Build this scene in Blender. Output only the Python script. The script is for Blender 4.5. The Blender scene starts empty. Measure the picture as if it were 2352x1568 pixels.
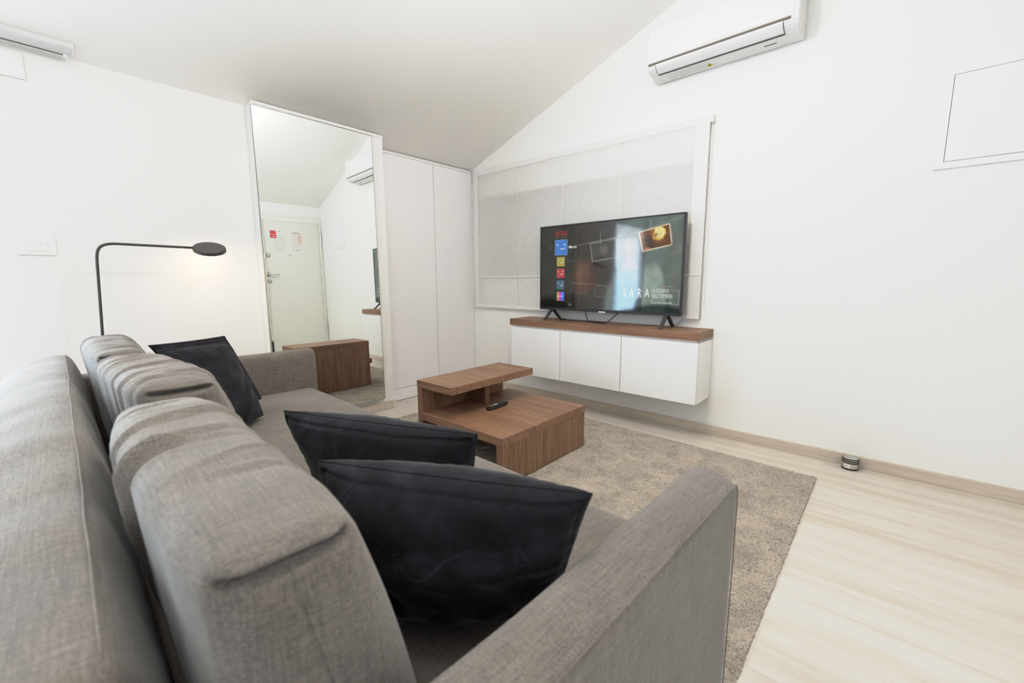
import bpy, bmesh, math, random
import numpy as np
from mathutils import Vector, Matrix

sc = bpy.context.scene
COL = sc.collection
rng = np.random.default_rng(7)
random.seed(7)
PI = math.pi

# ------------------------------------------------------------------ materials
def new_mat(name):
    m = bpy.data.materials.new(name); m.use_nodes = True
    nt = m.node_tree; nt.nodes.clear()
    out = nt.nodes.new('ShaderNodeOutputMaterial')
    b = nt.nodes.new('ShaderNodeBsdfPrincipled')
    nt.links.new(b.outputs[0], out.inputs[0])
    return m, nt, b, out

def plain(name, col, rough=0.5, metal=0.0, spec=0.5, coat=0.0):
    m, nt, b, _ = new_mat(name)
    b.inputs['Base Color'].default_value = (*col, 1)
    b.inputs['Roughness'].default_value = rough
    b.inputs['Metallic'].default_value = metal
    b.inputs['Specular IOR Level'].default_value = spec
    b.inputs['Coat Weight'].default_value = coat
    return m

def coords(nt, scale=(1, 1, 1), kind='Object', rot=(0, 0, 0)):
    tc = nt.nodes.new('ShaderNodeTexCoord'); mp = nt.nodes.new('ShaderNodeMapping')
    mp.inputs['Scale'].default_value = scale; mp.inputs['Rotation'].default_value = rot
    nt.links.new(tc.outputs[kind], mp.inputs[0]); return mp.outputs[0]

def noise(nt, vec, scale, detail=4, rough=0.5, dist=0.0):
    n = nt.nodes.new('ShaderNodeTexNoise')
    n.inputs['Scale'].default_value = scale; n.inputs['Detail'].default_value = detail
    n.inputs['Roughness'].default_value = rough; n.inputs['Distortion'].default_value = dist
    nt.links.new(vec, n.inputs['Vector']); return n.outputs['Fac']

def ramp(nt, fac, stops):
    r = nt.nodes.new('ShaderNodeValToRGB'); e = r.color_ramp.elements
    while len(e) < len(stops): e.new(0.5)
    for el, (p, c) in zip(e, stops):
        el.position = p; el.color = (*c, 1)
    nt.links.new(fac, r.inputs[0]); return r.outputs[0]

def math_n(nt, op, a, b):
    n = nt.nodes.new('ShaderNodeMath'); n.operation = op
    for i, v in enumerate((a, b)):
        if isinstance(v, (int, float)): n.inputs[i].default_value = v
        else: nt.links.new(v, n.inputs[i])
    return n.outputs[0]

def mixc(nt, fac, a, b, mode='MIX'):
    n = nt.nodes.new('ShaderNodeMix'); n.data_type = 'RGBA'; n.blend_type = mode
    for k, v in ((0, fac), (6, a), (7, b)):
        if isinstance(v, (int, float)): n.inputs[k].default_value = v
        elif isinstance(v, tuple): n.inputs[k].default_value = (*v, 1)
        else: nt.links.new(v, n.inputs[k])
    return n.outputs[2]

def bump(nt, b, h, strength=0.2, dist=0.01):
    n = nt.nodes.new('ShaderNodeBump'); n.inputs['Strength'].default_value = strength
    n.inputs['Distance'].default_value = dist
    nt.links.new(h, n.inputs['Height']); nt.links.new(n.outputs[0], b.inputs['Normal'])

def srgb(r, g, b):
    f = lambda c: c / 12.92 if c <= 0.04045 else ((c + 0.055) / 1.055) ** 2.4
    return tuple(f(c / 255) for c in (r, g, b))

def wall_mat(name, col):
    m, nt, b, _ = new_mat(name)
    n = noise(nt, coords(nt), 2.0, 1)
    c = mixc(nt, n, tuple(x * 0.985 for x in col), tuple(min(1, x * 1.01) for x in col))
    nt.links.new(c, b.inputs['Base Color'])
    b.inputs['Roughness'].default_value = 0.8; b.inputs['Specular IOR Level'].default_value = 0.2
    return m

M_WALL = wall_mat('white_paint', (0.885, 0.873, 0.848))
M_CEIL = wall_mat('ceiling_paint', (0.95, 0.94, 0.915))
M_LACQ = plain('white_lacquer', (0.90, 0.895, 0.89), 0.35, spec=0.4)
M_LACQ2 = plain('wardrobe_white', (0.88, 0.87, 0.875), 0.4, spec=0.35)
M_DOORW = plain('door_white', (0.80, 0.79, 0.74), 0.4)
M_PLAST = plain('white_plastic', (0.76, 0.775, 0.785), 0.22, spec=0.5)
M_PLASTG = plain('glossy_white_plastic', (0.77, 0.785, 0.80), 0.12, spec=0.6)
M_SWITCH = plain('switch_plastic', (0.88, 0.875, 0.86), 0.25)
M_GAP = plain('dark_gap', (0.16, 0.15, 0.14), 0.8)  # dark tone painted as shade in gaps, also the mirror backing
M_SLOT = plain('slot_grey', (0.10, 0.105, 0.11), 0.6)
M_BRONZE = plain('brown_grey_slot', (0.17, 0.15, 0.13), 0.5)
M_BLACK = plain('black_plastic', (0.012, 0.012, 0.013), 0.38)
M_BLACKM = plain('black_metal', (0.05, 0.048, 0.045), 0.42, spec=0.5)
M_RUBBER = plain('black_rubber', (0.018, 0.016, 0.015), 0.6)
M_STEEL = plain('brushed_steel', (0.62, 0.60, 0.57), 0.35, metal=1.0)
M_CHROME = plain('satin_nickel', (0.72, 0.72, 0.70), 0.38, metal=0.6)
M_ALU = plain('rail_grey', (0.66, 0.67, 0.67), 0.4)
M_PAPER = plain('paper', (0.80, 0.79, 0.76), 0.7)
M_INKG = plain('grey_ink', (0.45, 0.45, 0.45), 0.8)
M_INKP = plain('pale_ink', (0.62, 0.61, 0.61), 0.8)
M_INKD = plain('dark_ink', (0.08, 0.08, 0.085), 0.8)
M_RED = plain('red_card', srgb(205, 40, 60), 0.5)
M_PINK = plain('pale_red_print', srgb(224, 196, 184), 0.6)
M_YEL = plain('yellow_sticker', srgb(214, 190, 40), 0.5)
M_MIRROR = plain('mirror_silver', (0.86, 0.885, 0.86), 0.0, metal=1.0)
M_EDGE = plain('mirror_edge_grey', (.30, .31, .30), .4)
M_GREYSH = plain('roller_shutter_grey', (0.56, 0.55, 0.535), 0.6)

def wood(name, cols, axis, scale=1.0, rough=0.42, bumpy=0.05, gain=1.0):
    """long grain along the given axis"""
    m, nt, b, _ = new_mat(name)
    s = [1, 1, 1]; s[axis] = 0.045
    v = coords(nt, tuple(s))
    n1 = noise(nt, v, 80 * scale, 3, 0.65, 0.3)
    n2 = noise(nt, v, 14 * scale, 3, 0.55, 0.8)
    n3 = noise(nt, v, 260 * scale, 2, 0.5)
    f = math_n(nt, 'ADD', math_n(nt, 'MULTIPLY', n1, 0.46), math_n(nt, 'MULTIPLY', n2, 0.30))
    f = math_n(nt, 'ADD', f, math_n(nt, 'MULTIPLY', n3, 0.24))
    c = ramp(nt, f, [(0.33, cols[0]), (0.5, cols[1]), (0.66, cols[2])])
    nt.links.new(c, b.inputs['Base Color'])
    b.inputs['Roughness'].default_value = rough; b.inputs['Specular IOR Level'].default_value = 0.35
    return m

WAL = (srgb(98, 70, 53), srgb(138, 105, 82), srgb(166, 132, 107))
M_WX, M_WY, M_WZ = (wood('walnut_grain_' + 'xyz'[a], WAL, a) for a in range(3))
OAK = (srgb(182, 170, 154), srgb(200, 189, 174), srgb(210, 201, 188))
M_OAKX = wood('pale_oak_x', OAK, 0, 0.7, 0.5, 0.02)
M_OAKY = wood('pale_oak_y', OAK, 1, 0.7, 0.5, 0.02)

def floor_mat():
    m, nt, b, _ = new_mat('whitewashed_oak_planks')
    tc = nt.nodes.new('ShaderNodeTexCoord')
    br = nt.nodes.new('ShaderNodeTexBrick')
    br.offset = 0.37
    br.inputs['Scale'].default_value = 1.0
    br.inputs['Brick Width'].default_value = 1.38; br.inputs['Row Height'].default_value = 0.19
    br.inputs['Mortar Size'].default_value = 0.0009; br.inputs['Mortar Smooth'].default_value = 0.3
    br.inputs['Color1'].default_value = (0.0, 0, 0, 1); br.inputs['Color2'].default_value = (1, 1, 1, 1)
    br.inputs['Mortar'].default_value = (0.5, 0.5, 0.5, 1)
    nt.links.new(tc.outputs['Object'], br.inputs[0])
    v = coords(nt, (0.07, 1, 1))
    ad = nt.nodes.new('ShaderNodeVectorMath'); ad.operation = 'ADD'
    sp = nt.nodes.new('ShaderNodeCombineXYZ')
    nt.links.new(math_n(nt, 'MULTIPLY', br.outputs['Color'], 5.0), sp.inputs[1])
    nt.links.new(v, ad.inputs[0]); nt.links.new(sp.outputs[0], ad.inputs[1])
    n1 = noise(nt, ad.outputs[0], 9, 5, 0.6, 0.9)
    n2 = noise(nt, ad.outputs[0], 60, 4, 0.6, 0.2)
    f = math_n(nt, 'ADD', math_n(nt, 'MULTIPLY', n1, 0.7), math_n(nt, 'MULTIPLY', n2, 0.3))
    c = ramp(nt, f, [(0.30, srgb(196, 185, 171)), (0.48, srgb(210, 202, 193)), (0.62, srgb(216, 210, 203)), (0.75, srgb(207, 198, 187))])
    c2 = mixc(nt, math_n(nt, 'MULTIPLY', br.outputs['Fac'], 0.3), c, srgb(150, 132, 110))
    nt.links.new(c2, b.inputs['Base Color'])
    b.inputs['Roughness'].default_value = 0.5; b.inputs['Specular IOR Level'].default_value = 0.3
    return m
M_FLOOR = floor_mat()

def weave_mat(name, dark, mid, light, slub=330, rough=0.9):
    m, nt, b, _ = new_mat(name)
    fs = []
    for s in ((0.05, 1, 1), (1, 0.05, 1), (1, 1, 0.05)):
        fs.append(noise(nt, coords(nt, s), slub, 1.0, 0.6))
    f = math_n(nt, 'ADD', math_n(nt, 'ADD', fs[0], fs[1]), fs[2])
    f = math_n(nt, 'MULTIPLY', f, 0.333)
    big = noise(nt, coords(nt), 9, 1)
    f = math_n(nt, 'ADD', math_n(nt, 'MULTIPLY', f, 0.86), math_n(nt, 'MULTIPLY', big, 0.14))
    fine = noise(nt, coords(nt), 700, 0, 0.6)
    f = math_n(nt, 'ADD', math_n(nt, 'MULTIPLY', f, 0.8), math_n(nt, 'MULTIPLY', fine, 0.2))
    c = ramp(nt, f, [(0.38, dark), (0.5, mid), (0.62, light)])
    nt.links.new(c, b.inputs['Base Color'])
    b.inputs['Roughness'].default_value = rough; b.inputs['Specular IOR Level'].default_value = 0.15
    b.inputs['Sheen Weight'].default_value = 0.25; b.inputs['Sheen Roughness'].default_value = 0.6
    return m
M_SOFA = weave_mat('grey_linen_weave', srgb(93, 86, 81), srgb(113, 105, 98), srgb(133, 124, 116))

def navy_mat():
    m, nt, b, _ = new_mat('navy_cotton')
    v = coords(nt)
    n = noise(nt, v, 14, 2, 0.6)
    f = noise(nt, v, 600, 0)
    c = ramp(nt, math_n(nt, 'ADD', math_n(nt, 'MULTIPLY', n, .7), math_n(nt, 'MULTIPLY', f, .3)), [(0.3, srgb(20, 20, 24)), (0.5, srgb(31, 31, 36)), (0.72, srgb(50, 49, 56))])
    vo = nt.nodes.new('ShaderNodeTexVoronoi'); vo.feature = 'DISTANCE_TO_EDGE'; vo.inputs['Scale'].default_value = 6.5
    wv = nt.nodes.new('ShaderNodeVectorMath'); wv.operation = 'ADD'
    nc = nt.nodes.new('ShaderNodeTexNoise'); nc.inputs['Scale'].default_value = 5.0
    nt.links.new(v, nc.inputs['Vector'])
    sc_ = nt.nodes.new('ShaderNodeVectorMath'); sc_.operation = 'SCALE'; sc_.inputs['Scale'].default_value = 0.35
    nt.links.new(nc.outputs['Color'], sc_.inputs[0])
    nt.links.new(v, wv.inputs[0]); nt.links.new(sc_.outputs[0], wv.inputs[1])
    nt.links.new(wv.outputs[0], vo.inputs['Vector'])
    line = ramp(nt, vo.outputs['Distance'], [(0.0, (1, 1, 1)), (0.03, (0, 0, 0))])
    mask = ramp(nt, noise(nt, v, 7.0, 2), [(0.48, (0, 0, 0)), (0.6, (1, 1, 1))])
    lf = math_n(nt, 'MULTIPLY', math_n(nt, 'MULTIPLY', line, mask), 0.22)
    nt.links.new(mixc(nt, lf, c, srgb(84, 85, 97)), b.inputs['Base Color'])
    b.inputs['Roughness'].default_value = 0.85; b.inputs['Specular IOR Level'].default_value = 0.15
    b.inputs['Sheen Weight'].default_value = 0.15; b.inputs['Sheen Roughness'].default_value = 0.4
    bump(nt, b, n, 0.30, 0.01)
    return m
M_NAVY = navy_mat()

def rug_mat():
    m, nt, b, _ = new_mat('taupe_pile')
    v = coords(nt)
    a = noise(nt, v, 330, 2, 0.7)
    p = noise(nt, v, 9, 3, 0.7, 0.6)
    f = math_n(nt, 'ADD', math_n(nt, 'MULTIPLY', a, .70), math_n(nt, 'MULTIPLY', p, .30))
    c = ramp(nt, f, [(0.34, srgb(118, 108, 97)), (0.48, srgb(166, 157, 145)), (0.62, srgb(196, 188, 176))])
    nt.links.new(c, b.inputs['Base Color'])
    b.inputs['Roughness'].default_value = 1.0; b.inputs['Specular IOR Level'].default_value = 0.05
    b.inputs['Sheen Weight'].default_value = 0.2
    return m
M_RUG = rug_mat()

def sheer_mat(name, trans, col):
    m, nt, b, out = new_mat(name)
    nt.nodes.remove(b)
    d = nt.nodes.new('ShaderNodeBsdfDiffuse'); d.inputs[0].default_value = (*col, 1)
    t = nt.nodes.new('ShaderNodeBsdfTranslucent'); t.inputs[0].default_value = (*col, 1)
    tr = nt.nodes.new('ShaderNodeBsdfTransparent')
    a1 = nt.nodes.new('ShaderNodeMixShader'); a1.inputs[0].default_value = 0.10
    a2 = nt.nodes.new('ShaderNodeMixShader')
    w1 = noise(nt, coords(nt, (0.04, 1, 1)), 420, 2, 0.3); w2 = noise(nt, coords(nt, (1, 1, 0.04)), 420, 2, 0.3)
    w = math_n(nt, 'ADD', math_n(nt, 'MULTIPLY', math_n(nt, 'ADD', w1, w2), trans * .35), trans * .65)
    nt.links.new(w, a2.inputs[0])
    nt.links.new(d.outputs[0], a1.inputs[1]); nt.links.new(t.outputs[0], a1.inputs[2])
    nt.links.new(a1.outputs[0], a2.inputs[1]); nt.links.new(tr.outputs[0], a2.inputs[2])
    nt.links.new(a2.outputs[0], out.inputs[0])
    return m
M_SHEER = sheer_mat('sheer_white_linen', 0.34, (0.93, 0.92, 0.90))
M_SHEER3 = sheer_mat('taped_white_linen', 0.55, (0.93, 0.92, 0.90))
M_SHEER2 = sheer_mat('double_white_linen', 0.10, (0.93, 0.92, 0.90))

def glass_mat():
    m, nt, b, out = new_mat('window_glass')
    nt.nodes.remove(b)
    fr = nt.nodes.new('ShaderNodeLayerWeight'); fr.inputs[0].default_value = 0.5
    tr = nt.nodes.new('ShaderNodeBsdfTransparent'); gl = nt.nodes.new('ShaderNodeBsdfGlossy'); gl.inputs['Roughness'].default_value = 0.0
    mx = nt.nodes.new('ShaderNodeMixShader')
    fac = math_n(nt, 'ADD', math_n(nt, 'MULTIPLY', math_n(nt, 'POWER', fr.outputs['Facing'], 5.0), .8), .04)
    nt.links.new(fac, mx.inputs[0]); nt.links.new(tr.outputs[0], mx.inputs[1]); nt.links.new(gl.outputs[0], mx.inputs[2])
    nt.links.new(mx.outputs[0], out.inputs[0])
    return m
M_GLASS = glass_mat()

def emit_mat(name, col, strength):
    m, nt, b, out = new_mat(name)
    b.inputs['Base Color'].default_value = (*col, 1)
    b.inputs['Emission Color'].default_value = (*col, 1)
    b.inputs['Emission Strength'].default_value = strength
    return m

# ------------------------------------------------------------------ builders
def link_mesh(name, me, mats, parent=None, loc=None):
    o = bpy.data.objects.new(name, me); COL.objects.link(o)
    for m in (mats if isinstance(mats, (list, tuple)) else [mats]): me.materials.append(m)
    if parent is not None: o.parent = parent
    if loc is not None: o.location = loc
    return o

def obj(name, bm, mats, parent=None, smooth=False, loc=None):
    me = bpy.data.meshes.new(name)
    bm.normal_update(); bm.to_mesh(me); bm.free()
    if smooth:
        me.polygons.foreach_set('use_smooth', [True] * len(me.polygons))
    return link_mesh(name, me, mats, parent, loc)

def thing(name, label, cat, loc=(0, 0, 0), rotz=0.0, group=None):
    o = bpy.data.objects.new(name, None); COL.objects.link(o)
    o.empty_display_size = 0.05
    o.location = loc; o.rotation_euler = (0, 0, rotz)
    return tag(o, label, cat, group)

def tag(o, label, cat, group=None):
    o['label'] = label; o['category'] = cat
    if group: o['group'] = group
    return o

def struct(o):
    o['kind'] = 'structure'; return o

def box(bm, lo, hi, bev=0.0, seg=2, mat=0):
    r = bmesh.ops.create_cube(bm, size=1.0)
    vs = r['verts']
    for v in vs:
        v.co = Vector([lo[i] + (v.co[i] + 0.5) * (hi[i] - lo[i]) for i in range(3)])
    fs = list({f for v in vs for f in v.link_faces})
    for f in fs: f.material_index = mat
    if bev > 0:
        es = list({e for v in vs for e in v.link_edges})
        r = bmesh.ops.bevel(bm, geom=es, offset=bev, segments=seg, affect='EDGES', profile=0.5)
        for f in r['faces']: f.material_index = mat
    return vs

def bx(lo, hi, bev=0.0, seg=2):
    bm = bmesh.new(); box(bm, lo, hi, bev, seg); return bm

def prism(bm, pts, axis, a, b, mat=0):
    """extrude a closed 2D polygon along an axis; pts are in the other two axes (cyclic order)"""
    def P(p, t):
        if axis == 0: return Vector((t, p[0], p[1]))
        if axis == 1: return Vector((p[0], t, p[1]))
        return Vector((p[0], p[1], t))
    A = [bm.verts.new(P(p, a)) for p in pts]; B = [bm.verts.new(P(p, b)) for p in pts]
    n = len(pts); fs = [bm.faces.new(A), bm.faces.new(B[::-1])]
    for i in range(n):
        fs.append(bm.faces.new((A[i], B[i], B[(i + 1) % n], A[(i + 1) % n])))
    for f in fs: f.material_index = mat
    bmesh.ops.recalc_face_normals(bm, faces=fs)
    return fs

def tube(bm, pts, r, seg=10, cap=True):
    pts = [Vector(p) for p in pts]; rings = []
    up = Vector((0.123, 0.31, 0.94)).normalized()
    for i, p in enumerate(pts):
        t = (pts[min(i + 1, len(pts) - 1)] - pts[max(i - 1, 0)]).normalized()
        a = t.cross(up)
        if a.length < 1e-3: a = t.cross(Vector((1, 0, 0)))
        a.normalize(); up = a.cross(t).normalized()
        rr = r[i] if isinstance(r, (list, tuple)) else r
        rings.append([bm.verts.new(p + rr * (math.cos(2 * PI * k / seg) * a + math.sin(2 * PI * k / seg) * up)) for k in range(seg)])
    for i in range(len(rings) - 1):
        for k in range(seg):
            bm.faces.new((rings[i][k], rings[i][(k + 1) % seg], rings[i + 1][(k + 1) % seg], rings[i + 1][k]))
    if cap:
        bm.faces.new(rings[0][::-1]); bm.faces.new(rings[-1])

def lathe(bm, prof, seg=48, mat=0):
    """revolve (radius, height) pairs about z"""
    rings = []
    for r, z in prof:
        if r < 1e-6: rings.append([bm.verts.new((0, 0, z))])
        else: rings.append([bm.verts.new((r * math.cos(2 * PI * k / seg), r * math.sin(2 * PI * k / seg), z)) for k in range(seg)])
    for a, b in zip(rings, rings[1:]):
        for k in range(seg):
            k2 = (k + 1) % seg
            if len(a) == 1 and len(b) == 1: continue
            if len(a) == 1: f = bm.faces.new((a[0], b[k2], b[k]))
            elif len(b) == 1: f = bm.faces.new((a[k], a[k2], b[0]))
            else: f = bm.faces.new((a[k], a[k2], b[k2], b[k]))
            f.material_index = mat

def spline(pts, n=12):
    """Catmull-Rom through points"""
    P = [np.array(p, float) for p in pts]; P = [2 * P[0] - P[1]] + P + [2 * P[-1] - P[-2]]
    out = []
    for i in range(1, len(P) - 2):
        for k in range(n):
            t = k / n
            out.append(0.5 * ((2 * P[i]) + (-P[i - 1] + P[i + 1]) * t + (2 * P[i - 1] - 5 * P[i] + 4 * P[i + 1] - P[i + 2]) * t * t + (-P[i - 1] + 3 * P[i] - 3 * P[i + 1] + P[i + 2]) * t ** 3))
    out.append(P[-2]); return out

def mesh_np(name, V, F, smooth=True):
    me = bpy.data.meshes.new(name)
    V = np.asarray(V, np.float32); F = np.asarray(F, np.int32)
    me.vertices.add(len(V)); me.vertices.foreach_set('co', V.ravel())
    me.loops.add(F.size); me.loops.foreach_set('vertex_index', F.ravel())
    me.polygons.add(len(F))
    me.polygons.foreach_set('loop_start', np.arange(0, F.size, F.shape[1], dtype=np.int32))
    me.polygons.foreach_set('loop_total', np.full(len(F), F.shape[1], np.int32))
    me.polygons.foreach_set('use_smooth', np.full(len(F), smooth))
    me.update(calc_edges=True); me.validate()
    return me

def axis_samples(h, r, k, step):
    e = np.linspace(-h, -(h - r), k + 1)
    m = max(2, int(round((2 * (h - r)) / step)))
    mid = np.linspace(-(h - r), h - r, m + 1)
    return np.concatenate([e[:-1], mid, -e[::-1][1:]])

def rounded_box(half, r, step=0.02, k=5, deform=None, name='soft'):
    """rounded box centred on the origin; deform(P, N) -> P"""
    half = np.array(half, float); rr = np.full(3, r) if np.isscalar(r) else np.array(r, float)
    rr = np.minimum(rr, half * 0.999)
    S = [axis_samples(half[i], rr[i], k, step) for i in range(3)]
    V = []; F = []; idx = {}
    def vid(p):
        key = tuple(np.round(p, 6)); i = idx.get(key)
        if i is None:
            i = len(V); idx[key] = i; V.append(p)
        return i
    for ax in range(3):
        u, w = (ax + 1) % 3, (ax + 2) % 3
        for sgn in (-1, 1):
            G = np.zeros((len(S[u]), len(S[w])), int)
            for i, a in enumerate(S[u]):
                for j, b in enumerate(S[w]):
                    p = [0, 0, 0]; p[ax] = sgn * half[ax]; p[u] = a; p[w] = b
                    G[i, j] = vid(p)
            for i in range(len(S[u]) - 1):
                for j in range(len(S[w]) - 1):
                    q = (G[i, j], G[i + 1, j], G[i + 1, j + 1], G[i, j + 1])
                    F.append(q if sgn > 0 else q[::-1])
    Q = np.array(V)
    core = np.clip(Q, -(half - rr), half - rr)
    d = (Q - core) / rr
    N = d / np.maximum(np.linalg.norm(d, axis=1, keepdims=True), 1e-9)
    P = core + N * rr
    N = N / rr; N /= np.linalg.norm(N, axis=1, keepdims=True)
    if deform is not None: P = deform(P, N)
    return mesh_np(name, P, F)

def text_mesh(body, x0, x1, z0, z1, y, bold=0.0):
    """flat lettering in the xz plane facing -y, stretched to the box"""
    cu = bpy.data.curves.new('lettering', 'FONT'); cu.body = body; cu.size = 1.0
    cu.offset = bold; cu.resolution_u = 3
    t = bpy.data.objects.new('lettering_tmp', cu); COL.objects.link(t)
    bpy.context.view_layer.update()
    me = bpy.data.meshes.new_from_object(t.evaluated_get(bpy.context.evaluated_depsgraph_get()))
    bpy.data.objects.remove(t); bpy.data.curves.remove(cu)
    n = len(me.vertices); co = np.zeros(n * 3, np.float32); me.vertices.foreach_get('co', co); co = co.reshape(-1, 3)
    lo, hi = co.min(0), co.max(0)
    out = np.zeros_like(co)
    out[:, 0] = x0 + (co[:, 0] - lo[0]) / (hi[0] - lo[0]) * (x1 - x0)
    out[:, 2] = z0 + (co[:, 1] - lo[1]) / (hi[1] - lo[1]) * (z1 - z0)
    out[:, 1] = y
    me.vertices.foreach_set('co', out.ravel()); me.update()
    return me

def quad(bm, a, b, c, d, mat=0):
    f = bm.faces.new([bm.verts.new(p) for p in (a, b, c, d)]); f.material_index = mat; return f

# ------------------------------------------------------------------ room numbers
XR = 3.81            # door wall
YB = -6.2            # wall behind the camera
def zl(x): return 2.018 + 0.374 * x
XRIDGE = 2.06
ZRIDGE = zl(XRIDGE)
def zr(x): return ZRIDGE - 0.374 * (x - XRIDGE)
SL = math.atan(0.374)

# floor
struct(obj('floor', bx((-0.75, YB - 0.3, -0.06), (XR + 0.3, 0.3, 0.0)), M_FLOOR))

# tv wall (y = 0) with window recess
RX0, RX1, RZ0, RZ1 = 0.055, 1.955, 1.03, 1.728
bm = bmesh.new()
for lo, hi in (((-0.75, 0, 0), (RX0, 0.3, RZ1)), ((RX1, 0, 0), (XR + .3, .3, RZ1)), ((RX0, 0, 0), (RX1, .3, RZ0))):
    box(bm, lo, hi)
prism(bm, [(-0.75, RZ1), (XR + .3, RZ1), (XR + .3, zr(XR + .3) + .02), (XRIDGE, ZRIDGE + .02), (-0.75, zl(-.75) + .02)], 1, 0, 0.3)
struct(obj('wall_back', bm, M_WALL))

# left wall with the tall garden window opening
WY0, WY1, WZT = -4.02, -2.97, 1.84
bm = bmesh.new()
T = -0.14
box(bm, (T, WY1, 0), (0, -1.5, 2.03)); box(bm, (T, YB - .3, 0), (0, WY0, 2.03)); box(bm, (T, WY0, WZT), (0, WY1, 2.03))
struct(obj('wall_left', bm, M_WALL))
# pier that carries the mirror
bm = bmesh.new()
box(bm, (-0.65, -1.877, 0), (0.071, -1.013, 2.024))
struct(obj('wall_pier', bm, M_WALL))
struct(obj('wall_niche', bx((-0.75, -1.1, 0), (-0.66, 0.0, 2.0)), M_WALL))
# door wall
DY0, DY1, DZ = -0.83, -0.02, 1.965
bm = bmesh.new()
box(bm, (XR, YB - .3, 0), (XR + .3, DY0, 2.16)); box(bm, (XR, DY0, DZ), (XR + .3, 0, 2.16)); box(bm, (XR, DY1, 0), (XR + .3, 0, DZ))
struct(obj('wall_right', bm, M_WALL))
# wall behind the camera, with an unseen window added for fill light
bm = bmesh.new()
BX0, BX1, BZ0, BZ1 = 1.75, 2.45, 0.95, 2.0
for lo, hi in (((-.3, YB - .25, 0), (BX0, YB, 2.0)), ((BX1, YB - .25, 0), (XR + .3, YB, 2.0)), ((BX0, YB - .25, 0), (BX1, YB, BZ0))):
    box(bm, lo, hi)
prism(bm, [(-.3, 2.0), (XR + .3, 2.0), (XRIDGE, ZRIDGE + .02)], 1, YB - .25, YB)
struct(obj('wall_front', bm, M_WALL))
# ceiling (two slopes)
bm = bmesh.new()
prism(bm, [(-0.8, zl(-.8)), (XRIDGE, ZRIDGE), (XRIDGE, ZRIDGE + .08), (-0.8, zl(-.8) + .08)], 1, YB - .3, 0.3)
prism(bm, [(XRIDGE, ZRIDGE), (XR + .4, zr(XR + .4)), (XR + .4, zr(XR + .4) + .08), (XRIDGE, ZRIDGE + .08)], 1, YB - .3, 0.3)
struct(obj('ceiling', bm, M_CEIL))

# windows
def window(name, parent_bm_boxes, pane_boxes, pane_mat=M_GLASS):
    bm = bmesh.new()
    for lo, hi in parent_bm_boxes: box(bm, lo, hi, 0.004)
    w = struct(obj(name, bm, M_LACQ))
    for lo, hi in pane_boxes:
        obj('pane', bx(lo, hi), pane_mat, w)
    return w
fx0, fx1 = -0.11, -0.05
window('window_1', [((fx0, WY0, 0.0), (fx1, WY0 + .07, WZT)), ((fx0, WY1 - .07, 0), (fx1, WY1, WZT)), ((fx0, WY0 + .07, WZT - .07), (fx1, WY1 - .07, WZT)), ((fx0, WY0 + .07, 0), (fx1, WY1 - .07, .09))],
       [((-.085, WY0 + .07, .09), (-.075, WY1 - .07, WZT - .07))])
w2 = window('window_2', [((RX0, .20, RZ0), (RX0 + .06, .26, RZ1)), ((RX1 - .06, .20, RZ0), (RX1, .26, RZ1)), ((RX0 + .06, .20, RZ0), (RX1 - .06, .26, RZ0 + .06)), ((RX0 + .06, .20, RZ1 - .06), (RX1 - .06, .26, RZ1)), ((.975, .20, RZ0 + .06), (1.035, .26, RZ1 - .06))],
       [((RX0 + .06, .225, RZ0 + .06), (.975, .235, RZ1 - .06)), ((1.035, .225, RZ0 + .06), (RX1 - .06, .235, RZ1 - .06))])
obj('roller_shutter', bx((RX0, .165, RZ0), (RX1, .18, RZ1)), M_GREYSH, w2)
window('window_fill', [((BX0, YB - .16, BZ0), (BX0 + .07, YB - .1, BZ1)), ((BX1 - .07, YB - .16, BZ0), (BX1, YB - .1, BZ1)), ((BX0 + .07, YB - .16, BZ0), (BX1 - .07, YB - .1, BZ0 + .07)), ((BX0 + .07, YB - .16, BZ1 - .07), (BX1 - .07, YB - .1, BZ1)), ((2.06, YB - .16, BZ0 + .07), (2.14, YB - .1, BZ1 - .07))],
       [((BX0 + .07, YB - .135, BZ0 + .07), (2.06, YB - .125, BZ1 - .07)), ((2.14, YB - .135, BZ0 + .07), (BX1 - .07, YB - .125, BZ1 - .07))])  # added window, out of view, that lets extra daylight in

# entrance door (seen in the mirror)
bm = bmesh.new()
box(bm, (XR + .03, DY0 + .04, 0.006), (XR + .075, DY1 - .012, DZ - .045), 0.003)
door = struct(obj('door_1', bm, M_DOORW))
bm = bmesh.new()
box(bm, (XR - .012, DY0 - .02, 0), (XR + .1, DY0 + .037, DZ + .03)); box(bm, (XR - .012, DY1 - .009, 0), (XR + .1, DY1 + .015, DZ + .03)); box(bm, (XR - .012, DY0 + .037, DZ - .04), (XR + .1, DY1 - .009, DZ + .03))
obj('door_frame', bm, M_DOORW, door)
dx = XR + .03
def on_door(prof, y, z):
    bm = bmesh.new(); lathe(bm, prof, 24)
    bmesh.ops.rotate(bm, verts=bm.verts, cent=(0, 0, 0), matrix=Matrix.Rotation(-PI / 2, 3, 'Y'))
    bmesh.ops.translate(bm, verts=bm.verts, vec=(dx, y, z)); return bm
obj('lock_rosette', on_door([(0.03, 0), (0.03, .008), (.016, .012), (.016, .03), (0, .032)], -0.742, 1.42), M_CHROME, door, True)
obj('lock_rosette', on_door([(0.028, 0), (0.028, .008), (.012, .011), (.012, .016), (0, .016)], -0.75, 1.06), M_CHROME, door, True)
bm = on_door([(0.028, 0), (0.028, .009), (.011, .012), (.011, .05), (0, .052)], -0.755, 1.153)
tube(bm, spline([(dx - .045, -.755, 1.153), (dx - .055, -.73, 1.153), (dx - .055, -.63, 1.153)], 6), [.011] * 6 + [.009] * 7, 10)
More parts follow.
